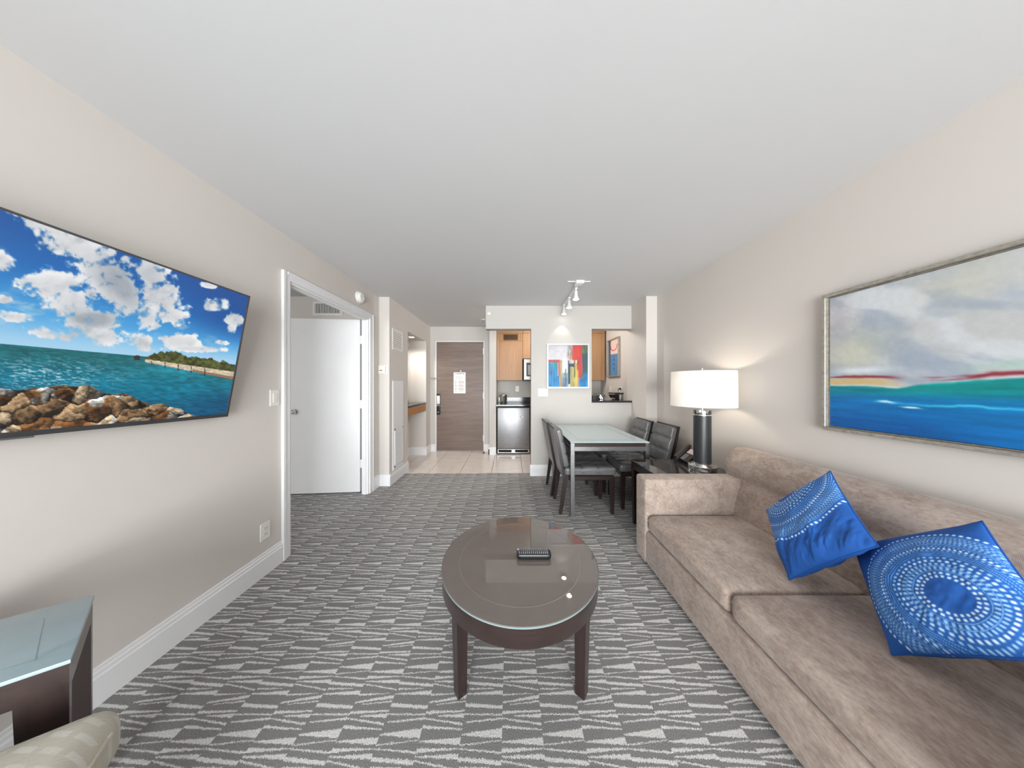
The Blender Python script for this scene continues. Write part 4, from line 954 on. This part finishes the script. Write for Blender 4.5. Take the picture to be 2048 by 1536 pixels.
for k, (x, y, a, lb) in enumerate(spots):
    o = c0 if k == 0 else copy_tree(c0)
    o.location = (x, y, 0); o.rotation_euler = (0, 0, a); o['label'] = lb

# ------------------------------------------------------------------ coffee table and remote
cx_, cy_, cr, cz = 0.0465, 1.281, 0.376, 0.45
t = thing('coffee_table', 'round dark wood coffee table with a bronze glass top', 'table', (cx_, cy_, 0))
tp = MB().lathe([(0.001, cz-0.008), (cr-0.001, cz-0.008), (cr, cz-0.006), (cr, cz-0.002), (cr-0.002, cz), (0.001, cz)], (cx_, cy_, 0), 96).build('glass_top', M['tabletop'], t)
MB().lathe([(cr+0.0005, cz-0.007), (cr+0.0008, cz-0.004), (cr+0.0005, cz-0.001)], (cx_, cy_, 0), 96, close=True).build('glass_rim', M['glassedge'], tp)
MB().lathe([(0.293, cz), (0.293, cz+0.0005), (0.2955, cz+0.0005), (0.2955, cz)], (cx_, cy_, 0), 96, close=True).build('inlay_ring', plain('inlay_line', (132, 122, 114), 0.3), tp)
MB().lathe([(cr-0.025, cz-0.085), (cr-0.006, cz-0.085), (cr-0.003, cz-0.08), (cr-0.003, cz-0.009), (cr-0.025, cz-0.009)], (cx_, cy_, 0), 96, close=True).build('apron', M['espresso_h'], t)
MB().lathe([(0.001, cz-0.03), (cr-0.026, cz-0.03), (cr-0.026, cz-0.009), (0.001, cz-0.009)], (cx_, cy_, 0), 64).build('under_panel', M['espresso_h'], t)
for k in range(4):
    a = [math.radians(v_) for v_ in (217, 323, 37, 143)][k]
    ux, uy = math.cos(a), math.sin(a)
    bx_, by_ = cx_+ux*0.322, cy_+uy*0.322
    rr = Matrix.Rotation(a, 3, 'Z')
    m = MB(); P = []
    for z, w_, o_ in ((0, 0.020, 0.0), (cz-0.012, 0.027, 0.004)):
        for q_ in ((-1, -1), (1, -1), (1, 1), (-1, 1)):
            v_ = rr @ Vector((q_[0]*w_, q_[1]*w_, 0)); P.append((bx_+v_.x+ux*o_, by_+v_.y+uy*o_, z))
    m.hexa(P).build('leg', M['espresso'], t)
t = thing('remote_control', 'black remote control lying on the round glass table', 'remote', (0.118, 1.275, cz))
def remfn(p):
    if p.z < 0: p.y *= 1.0; p.x *= 0.985
    return p
MB().soft((0.118, 1.272, cz+0.016), (0.085, 0.024, 0.0155), 0.012, 10, 0.0, remfn).build('body', M['dark'], t, ang=60)
kb = MB()
for i in range(15):
    for j in range(3):
        x = 0.046+i*0.0099; y = 1.258+j*0.0135
        kb.box(x-0.0026, x+0.0026, y-0.0024, y+0.0024, cz+0.031, cz+0.0332)
kb.build('keypad', plain('pale_buttons', (150, 156, 164), 0.4), t)['kind'] = 'stuff'
MB().lathe([(0.004, cz+0.031), (0.004, cz+0.034)], (0.040, 1.285, 0), 12).build('power_button', plain('pink_button', (226, 160, 176), 0.4), t)

# ------------------------------------------------------------------ end table, lamp, phone
ex0, ex1, ey0, ey1, ez = 1.145, 1.79, 2.005, 2.43, 0.60
t = thing('end_table', 'dark wood end table with a black glass top behind the sofa arm', 'table', ((ex0+ex1)/2, (ey0+ey1)/2, 0))
MB().box(ex0, ex1, ey0, ey1, ez-0.008, ez, 0.002).build('glass_top', M['endtop'], t)
m = MB(); m.box(ex0+0.004, ex1-0.004, ey0+0.004, ey0+0.026, ez-0.075, ez-0.008).box(ex0+0.004, ex1-0.004, ey1-0.026, ey1-0.004, ez-0.075, ez-0.008).box(ex0+0.004, ex0+0.026, ey0+0.026, ey1-0.026, ez-0.075, ez-0.008).box(ex1-0.026, ex1-0.004, ey0+0.026, ey1-0.026, ez-0.075, ez-0.008)
m.box(ex0+0.026, ex1-0.026, ey0+0.026, ey1-0.026, ez-0.03, ez-0.009)
m.build('apron', M['espresso_h'], t)
for lx_, sx_ in ((ex0+0.004, 1), (ex1-0.004, -1)):
    for ly_, sy_ in ((ey0+0.004, 1), (ey1-0.004, -1)):
        P = []
        for z, wv in ((0, 0.03), (ez-0.075, 0.05)):
            for a_, b_ in ((0, 0), (1, 0), (1, 1), (0, 1)):
                P.append((lx_+sx_*(a_*wv+(0.012 if z == 0 else 0)), ly_+sy_*(b_*wv), z))
        MB().hexa(P).build('leg', M['espresso'], t)
lx, ly = 1.615, 2.15
t = thing('table_lamp', 'lit table lamp with black column and white drum shade on the end table', 'lamp', (lx, ly, ez))
MB().lathe([(0.10, ez), (0.101, ez+0.004), (0.101, ez+0.034), (0.098, ez+0.038), (0.001, ez+0.038)], (lx, ly, 0), 48).build('base', M['chrome'], t)
MB().lathe([(0.078, ez+0.038), (0.078, ez+0.046), (0.064, ez+0.048), (0.064, ez+0.060)], (lx, ly, 0), 48).build('base_ring', M['chrome'], t)
MB().lathe([(0.0625, ez+0.06), (0.0625, 1.052)], (lx, ly, 0), 48).build('column', M['lampblack'], t)
MB().lathe([(0.063, 1.052), (0.063, 1.060), (0.061, 1.061)], (lx, ly, 0), 40).build('collar', M['chrome'], t)
MB().lathe([(0.062, 1.061), (0.062, 1.092), (0.060, 1.094)], (lx, ly, 0), 40).build('acrylic_disc', M['crystal'], t)
MB().cyl((lx, ly, 1.061), (lx, ly, 1.20), 0.008, 12).lathe([(0.016, 1.20), (0.016, 1.24), (0.012, 1.245)], (lx, ly, 0), 14).build('stem', M['chrome'], t)
MB().tube([(lx+0.012, ly, 1.235), (lx+0.055, ly, 1.28), (lx+0.055, ly, 1.36), (lx, ly, 1.415)], 0.0025, 6).tube([(lx-0.012, ly, 1.235), (lx-0.055, ly, 1.28), (lx-0.055, ly, 1.36), (lx, ly, 1.415)], 0.0025, 6).build('harp', M['chrome'], t)
MB().lathe([(0.006, 1.245), (0.012, 1.255), (0.028, 1.30), (0.030, 1.325), (0.02, 1.35), (0.001, 1.358)], (lx, ly, 0), 20).build('bulb', emit('lamp_bulb', (1.0, 0.9, 0.78), 12), t)
def shade_mat():
    q = NT('white_linen_shade'); tr = q.n('ShaderNodeBsdfTranslucent'); df = q.n('ShaderNodeBsdfDiffuse')
    n = q.noise(q.coord(scale=(30, 30, 260)), 3, 2); c = q.ramp(n, [(0.3, (0.86, 0.84, 0.82)), (0.7, (0.93, 0.92, 0.90))])
    q.link(c, tr.inputs[0]); q.link(c, df.inputs[0]); mx = q.n('ShaderNodeMixShader'); mx.inputs[0].default_value = 0.45
    q.link(tr.outputs[0], mx.inputs[2]); q.link(df.outputs[0], mx.inputs[1]); q.link(mx.outputs[0], q.out.inputs[0]); q.t.nodes.remove(q.b); return q.m
zb, zt = 1.128, 1.418
sh = MB().lathe([(0.228, zb), (0.224, zt), (0.222, zt), (0.226, zb)], (lx, ly, 0), 64, close=True).build('shade', shade_mat(), t)
MB().lathe([(0.0025, zt-0.002), (0.0025, zt+0.012), (0.006, zt+0.014), (0.007, zt+0.026), (0.003, zt+0.03)], (lx, ly, 0), 12).tube([(lx, ly, zt-0.003), (lx+0.223, ly, zt-0.003)], 0.002, 6).tube([(lx, ly, zt-0.003), (lx-0.12, ly+0.19, zt-0.003)], 0.002, 6).tube([(lx, ly, zt-0.003), (lx-0.12, ly-0.19, zt-0.003)], 0.002, 6).build('finial', M['chrome'], t)
point('lamp_light', (lx, ly, 1.30), 4.5, (1.0, 0.88, 0.74), 0.05)
ph = thing('desk_phone', 'black desk telephone behind the lamp on the end table', 'telephone', (1.62, 2.345, ez))
pa = math.radians(40)
def ph_pt(u, v, w_):   # u across (x), v up the slope, w_ out of the keypad face; the keypad faces -y
    return (1.575+v*math.cos(pa)-w_*math.sin(pa)*0.6, 2.425-u*0.8, ez+0.012+v*math.sin(pa)+w_*math.cos(pa)*0.8)
MB().hexa([ph_pt(0, 0, -0.01), ph_pt(0.20, 0, -0.01), ph_pt(0.20, 0.15, -0.01), ph_pt(0, 0.15, -0.01), ph_pt(0, 0, 0.015), ph_pt(0.20, 0, 0.015), ph_pt(0.20, 0.15, 0.015), ph_pt(0, 0.15, 0.015)]).box(1.585, 1.69, 2.275, 2.42, ez, ez+0.02).build('body', M['dark'], ph)
MB().hexa([ph_pt(-0.005, -0.01, 0.016), ph_pt(0.045, -0.01, 0.016), ph_pt(0.045, 0.17, 0.016), ph_pt(-0.005, 0.17, 0.016), ph_pt(0, -0.005, 0.05), ph_pt(0.04, -0.005, 0.05), ph_pt(0.04, 0.165, 0.05), ph_pt(0, 0.165, 0.05)]).build('handset', plain('charcoal_handset', (58, 56, 55), 0.4), ph)
kk = MB()
for i in range(3):
    for j in range(4):
        u, v = 0.07+i*0.022, 0.012+j*0.017
        kk.hexa([ph_pt(u, v, 0.0152), ph_pt(u+0.014, v, 0.0152), ph_pt(u+0.014, v+0.010, 0.0152), ph_pt(u, v+0.010, 0.0152), ph_pt(u, v, 0.019), ph_pt(u+0.014, v, 0.019), ph_pt(u+0.014, v+0.010, 0.019), ph_pt(u, v+0.010, 0.019)])
kk.build('keypad', plain('grey_keys', (150, 150, 150), 0.5), ph)['kind'] = 'stuff'
MB().hexa([ph_pt(0.065, 0.088, 0.0152), ph_pt(0.185, 0.088, 0.0152), ph_pt(0.185, 0.142, 0.0152), ph_pt(0.065, 0.142, 0.0152), ph_pt(0.065, 0.088, 0.017), ph_pt(0.185, 0.088, 0.017), ph_pt(0.185, 0.142, 0.017), ph_pt(0.065, 0.142, 0.017)]).build('dial_card', plain('pink_card', (206, 190, 186), 0.6), ph)

# ------------------------------------------------------------------ sofa
SX = 0.975; SY0, SY1 = 0.325, 1.977; ARM = 0.14; AZ = 0.625
t = thing('sofa', 'taupe velvet two-cushion sofa with square arms along the right wall', 'sofa', (1.42, 1.15, 0))
MB().box(SX, 1.86, SY0+ARM-0.01, SY1-ARM+0.01, 0.025, 0.262, 0.022, 4).build('base', M['velvet'], t)
for a, b in ((SY1-ARM, SY1), (SY0, SY0+ARM)):
    MB().box(SX-0.004, 1.84, a, b, 0.025, AZ, 0.016, 4).build('arm', M['velvet'], t)
for fx_ in (SX+0.06, 1.80):
    for fy_ in (SY0+0.06, SY1-0.06): MB().cyl((fx_, fy_, 0), (fx_, fy_, 0.03), 0.025, 14).build('foot', M['espresso'], t)
prof = [(1.605, 0.25), (1.60, 0.40), (1.632, 0.52), (1.664, 0.62), (1.650, 0.665), (1.648, 0.71), (1.662, 0.765), (1.70, 0.815), (1.755, 0.838), (1.81, 0.832), (1.855, 0.80), (1.872, 0.74), (1.872, 0.10), (1.62, 0.10)]
def smooth_prof(p, n=3):
    for _ in range(n):
        q_ = []
        for i in range(len(p)):
            a, b = Vector(p[i]), Vector(p[(i+1) % len(p)]); q_ += [tuple(a*0.75+b*0.25), tuple(a*0.25+b*0.75)]
        p = q_
    return p
sp = smooth_prof(prof, 2); bm_ = MB(); ringsY = [(SY0+0.004, 0.93), (SY0+0.012, 0.97), (SY0+0.03, 0.995), (SY0+0.06, 1.0)]+[(SY0+0.06+(SY1-SY0-0.12)*k/24, 1.0) for k in range(1, 24)]+[(SY1-0.06, 1.0), (SY1-0.03, 0.995), (SY1-0.012, 0.97), (SY1-0.004, 0.93)]
cxp, czp = 1.745, 0.52; rg = []
for y, k in ringsY:
    rg.append([bm_.bm.verts.new((cxp+(px2-cxp)*k, y, czp+(pz-czp)*(1-(1-k)*0.55))) for px2, pz in sp])
for A, B in zip(rg, rg[1:]):
    for i in range(len(sp)):
        j = (i+1) % len(sp); bm_.bm.faces.new((A[i], A[j], B[j], B[i]))
bm_.bm.faces.new(rg[0]); bm_.bm.faces.new(rg[-1][::-1])
bm_.build('back', M['velvet'], t, ang=60)
ymid = 1.152
for a, b in ((ymid+0.003, SY1-ARM-0.003), (SY0+ARM+0.003, ymid-0.003)):
    hx_, hy_ = (1.625-SX-0.004)/2, (b-a)/2
    cu = MB().soft((SX+0.004+hx_, (a+b)/2, 0.322), (hx_, hy_, 0.058), 0.034, 22, 0.022).build('seat_cushion', M['velvet'], t, ang=80)
    pts = []
    for z_ in (0.372,):
        pass
    MB().tube([(SX+0.010, a+0.012, 0.345), (SX+0.006, a+0.05, 0.352), (SX+0.006, b-0.05, 0.352), (SX+0.010, b-0.012, 0.345)], 0.0035, 8).build('piping', M['velvet'], cu)

# cushions on the sofa: four corners solved from the photograph, real square cushions
def pillow(label, corners, centre, rmax, seed):
    Lc, Bc, Rc, Tc = [np.array(c, float) for c in corners]        # left, bottom, right, top
    ctr = (Lc+Bc+Rc+Tc)/4; ue = ((Rc-Bc)+(Tc-Lc))/2; ve = ((Tc-Rc)+(Lc-Bc))/2     # u along bottom->right, v along bottom->left
    n = np.cross(ue, ve); n /= np.linalg.norm(n)
    if n[0] > 0: n = -n
    t = thing('throw_pillow', label, 'pillow', tuple(ctr), 0, 'blue dotted throw pillows on the sofa')
    N = 200
    u = np.linspace(-1, 1, N); Ug, Vg = np.meshgrid(u, u)
    k = 0.045
    Uc = Ug*(1-k*(1-Vg**2)*np.abs(Ug)**1.5); Vc = Vg*(1-k*(1-Ug**2)*np.abs(Vg)**1.5)
    prof_ = np.clip((1-Ug**2), 0, 1)**0.5*np.clip((1-Vg**2), 0, 1)**0.5*(1-0.12*(Ug+Vg))
    wr = (fbm(Ug*2.2+seed, Vg*2.2, seed, 4)-0.5)*0.024+(fbm((Ug+Vg)*1.1+seed, (Ug-Vg)*4.5, seed+5, 3)-0.5)*(0.05 if seed == 3 else 0.014)*sm(0.2, -0.9, Vg)
    out = []
    T = 0.074
    for sgn_ in (1, -1):
        h = sgn_*prof_*(T+wr)
        out.append((ctr+Uc[..., None]*ue/2+Vc[..., None]*ve/2+h[..., None]*n).reshape(-1, 3))
    P = np.concatenate(out)-ctr
    i = np.arange((N-1)**2); r, c = np.divmod(i, N-1); a = r*N+c
    f1 = np.stack([a, a+1, a+N+1, a+N], 1); f2 = f1[:, ::-1]+N*N
    fcs = np.concatenate([f1, f2])
    # dotted rings
    U1 = (Ug+1)/2; V1 = (Vg+1)/2
    R_ = np.hypot(U1-centre[0], V1-centre[1]); TH_ = np.arctan2(V1-centre[1], U1-centre[0])
    C = np.zeros(U1.shape+(3,))+np.array([22, 84, 164.])
    C = C*(0.90+0.2*fbm(Ug*3, Vg*3, seed+9, 3))[..., None]
    def ring(C, r0, wdt, count, col=(214, 232, 248), duty=0.55, solid=False):
        f = np.exp(-((R_-r0)/(wdt*0.5))**4)
        if not solid:
            ph_ = (TH_/(2*PI)*count) % 1.0; f = f*np.exp(-((ph_-0.5)/(duty*0.5))**4)
        return lerp(C, col, np.clip(f*1.1, 0, 1))
    s_ = rmax
    inside = sm(s_*0.22, s_*0.3, R_)*(1-sm(s_*0.96, s_, R_))
    C = lerp(C, (40, 110, 190), inside*0.5*(fbm(R_*60, TH_*3, seed+2, 3)))
    spec = [(0.235, 0.035, 26), (0.285, 0.035, 30), (0.36, 0.05, 40), (0.42, 0.045, 46), (0.475, 0.035, 44), (0.53, 0.03, 52), (0.66, 0.016, 84), (0.70, 0.03, 90), (0.735, 0.014, 110), (0.80, 0.014, 120), (0.835, 0.024, 120), (0.87, 0.014, 130), (0.905, 0.012, 140), (0.97, 0.03, 96)]
    for r0, wdt, cnt in spec:
        C = ring(C, r0*s_, wdt*s_, cnt, (206, 226, 246) if r0 in (0.235, 0.285, 0.475, 0.70, 0.97) else (150, 192, 234))
    for r0 in (0.325, 0.39, 0.57, 0.60, 0.63, 0.68, 0.76, 0.78, 0.82, 0.855, 0.89, 0.925):
        C = ring(C, r0*s_, 0.008*s_, 1, (112, 164, 220), solid=True)
    L1 = s2l(np.clip(C, 0, 255).reshape(-1, 3)); L2 = np.tile(s2l(np.array([[22, 84, 164.]])), (N*N, 1))
    me = bpy.data.meshes.new('cover'); me.vertices.add(len(P)); me.vertices.foreach_set('co', P.astype(np.float32).ravel())
    me.loops.add(fcs.size); me.loops.foreach_set('vertex_index', fcs.astype(np.int32).ravel())
    me.polygons.add(len(fcs)); me.polygons.foreach_set('loop_start', (np.arange(len(fcs))*4).astype(np.int32)); me.update(calc_edges=True)
    at = me.color_attributes.new('paint', 'FLOAT_COLOR', 'POINT'); LL = np.concatenate([L1, L2]); at.data.foreach_set('color', np.c_[LL, np.ones(len(LL))].astype(np.float32).ravel())
    for p_ in me.polygons: p_.use_smooth = True
    me.materials.append(bpy.data.materials.get('blue_cotton') or painted('blue_cotton', 0.8, 0.15))
    bb = bmesh.new(); bb.from_mesh(me); bmesh.ops.remove_doubles(bb, verts=bb.verts, dist=1e-5); bmesh.ops.recalc_face_normals(bb, faces=bb.faces); bb.to_mesh(me); bb.free()
    o = bpy.data.objects.new('cover', me); COL.objects.link(o); o.parent = t
    # piped seam
    B_ = [0]*N
    loop = [(-1, s) for s in u[::8]]+[(s, 1) for s in u[::8]]+[(1, -s) for s in u[::8]]+[(-s, -1) for s in u[::8]]
    pts = []
    for a_, b_ in loop:
        uc = a_*(1-k*(1-b_**2)*abs(a_)**1.5); vc = b_*(1-k*(1-a_**2)*abs(b_)**1.5); pts.append(tuple(ctr+uc*ue/2+vc*ve/2))
    MB().tube(pts+[pts[0]], 0.0028, 6).build('seam', plain('blue_seam', (20, 76, 150), 0.8) if 'blue_seam' not in bpy.data.materials else bpy.data.materials['blue_seam'], t)
    return t
pillow('blue pillow patterned only on its upper half, leaning on the sofa back', [[1.497, 1.494, 0.575], [1.303, 1.194, 0.397], [1.377, 0.957, 0.705], [1.572, 1.256, 0.885]], (0.45, 0.97), 0.72, 3)
pillow('blue pillow covered with large dotted rings, lying against the sofa back', [[1.488, 1.111, 0.596], [1.273, 0.852, 0.419], [1.361, 0.596, 0.645], [1.576, 0.854, 0.863]], (0.637, 0.314), 0.585, 8)

# ------------------------------------------------------------------ side table and chair at the left
tz = 0.62; tt = HC-tz
FR = Vector((-1.979*tt, 1.220*tt, 0)); NR = Vector((-1.5975*tt, 0.9316*tt, 0)); ud = Vector((-0.83, -0.56, 0)).normalized()
LEN = 0.36
FL_ = FR+ud*0.385; NL_ = NR+ud*0.385
t = thing('side_table', 'dark wood side table with a blue-grey glass top against the left wall', 'table', tuple((FR+NL_)/2))
def up(v, z): return (v.x, v.y, z)
def quad_in(i_):
    c = (FR+NR+FL_+NL_)/4; return [v+(c-v).normalized()*i_ for v in (NR, FR, FL_, NL_)]
q0 = quad_in(0)
tp = MB().prism([up(v, tz-0.010) for v in q0], (0, 0, 0.010), 0.002).build('glass_top', M['bluetop'], t)
qi = quad_in(0.085)
m = MB()
for k in range(4):
    a, b = qi[k], qi[(k+1) % 4]; dv = (b-a).normalized(); nv_ = Vector((-dv.y, dv.x, 0))*0.0008
    m.hexa([up(a-nv_, tz), up(b-nv_, tz), up(b+nv_, tz), up(a+nv_, tz), up(a-nv_, tz+0.0004), up(b-nv_, tz+0.0004), up(b+nv_, tz+0.0004), up(a+nv_, tz+0.0004)])
m.build('inset_line', plain('blue_inset_line', (120, 134, 140), 0.4), tp)
m = MB(); q1 = quad_in(0.004); q2 = quad_in(0.03)
for k in range(4):
    a, b, c, d = q1[k], q1[(k+1) % 4], q2[(k+1) % 4], q2[k]
    m.hexa([up(a, tz-0.075), up(b, tz-0.075), up(c, tz-0.075), up(d, tz-0.075), up(a, tz-0.010), up(b, tz-0.010), up(c, tz-0.010), up(d, tz-0.010)])
m.build('apron', M['espresso_h'], t)
for k in range(4):
    a = q1[k]; e1 = (q1[(k+1) % 4]-a).normalized(); e2 = (q1[(k-1) % 4]-a).normalized()
    if k in (0, 2): la, lb = 0.028, 0.075
    else: la, lb = 0.075, 0.028
    w1_, w2_ = (la, lb)
    P = []
    for z, sc_ in ((0, 0.8), (tz-0.075, 1.0)):
        for (c1, c2) in ((0, 0), (w1_, 0), (w1_, w2_), (0, w2_)):
            P.append(up(a+e1*c1*sc_+e2*c2*sc_, z))
    MB().hexa(P).build('leg', M['espresso'], t)
# upholstered piece built as a small backless ottoman to shade the wall less
def chair_mat():
    q = NT('cream_woven_upholstery'); br = q.n('ShaderNodeTexBrick'); q.link(q.coord(scale=(1, 1, 1), rot=(0, 0, 0.6)), br.inputs[0])
    br.inputs['Scale'].default_value = 9; br.inputs['Mortar Size'].default_value = 0.09; br.inputs['Mortar Smooth'].default_value = 0.3
    br.inputs['Color1'].default_value = (*lin((200, 196, 185)), 1); br.inputs['Color2'].default_value = (*lin((205, 202, 192)), 1); br.inputs['Mortar'].default_value = (*lin((186, 180, 165)), 1)
    n = q.noise(q.coord(scale=(1, 6, 1), rot=(0, 0, 0.6)), 60, 3); q.bump(n, 0.2, 0.003)
    return q.base(q.mix(q.math('MULTIPLY', n, 0.35), br.outputs[0], lin((216, 212, 200))), 0.85)
cm = chair_mat()
ang = math.atan2(0.56, 0.83)                 # square with the small table beside it
fwd = Vector((math.cos(ang), math.sin(ang), 0)); left = Vector((-fwd.y, fwd.x, 0))
corner = Vector((-0.985, 0.655, 0)); cc = corner-fwd*0.17-left*0.17
t = thing('ottoman', 'cream patterned upholstered ottoman beside the small glass-topped table', 'ottoman', tuple(cc), ang)
Rz = Matrix.Translation(cc) @ Matrix.Rotation(ang, 4, 'Z')
def cbuild(mb, name, mat): mb.bm.transform(Rz); return mb.build(name, mat, t, ang=70)
cbuild(MB().soft((0, 0, 0.455), (0.18, 0.17, 0.068), 0.05, 18, 0.018), 'seat_cushion', cm)
cbuild(MB().soft((0, 0, 0.30), (0.163, 0.155, 0.09), 0.03, 10), 'seat_base', cm)
ring_ = [(0.150, -0.14), (0.178, -0.10), (0.178, 0.10), (0.152, 0.145), (0.10, 0.169), (-0.14, 0.169)]
cbuild(MB().tube([(a, b, 0.485) for a, b in ring_], 0.005, 8), 'piping', cm)
for a in (-0.12, 0.12):
    for b in (-0.12, 0.12): cbuild(MB().cyl((a, b, 0), (a, b, 0.215), 0.016, 12, 0.024), 'leg', M['espresso'])
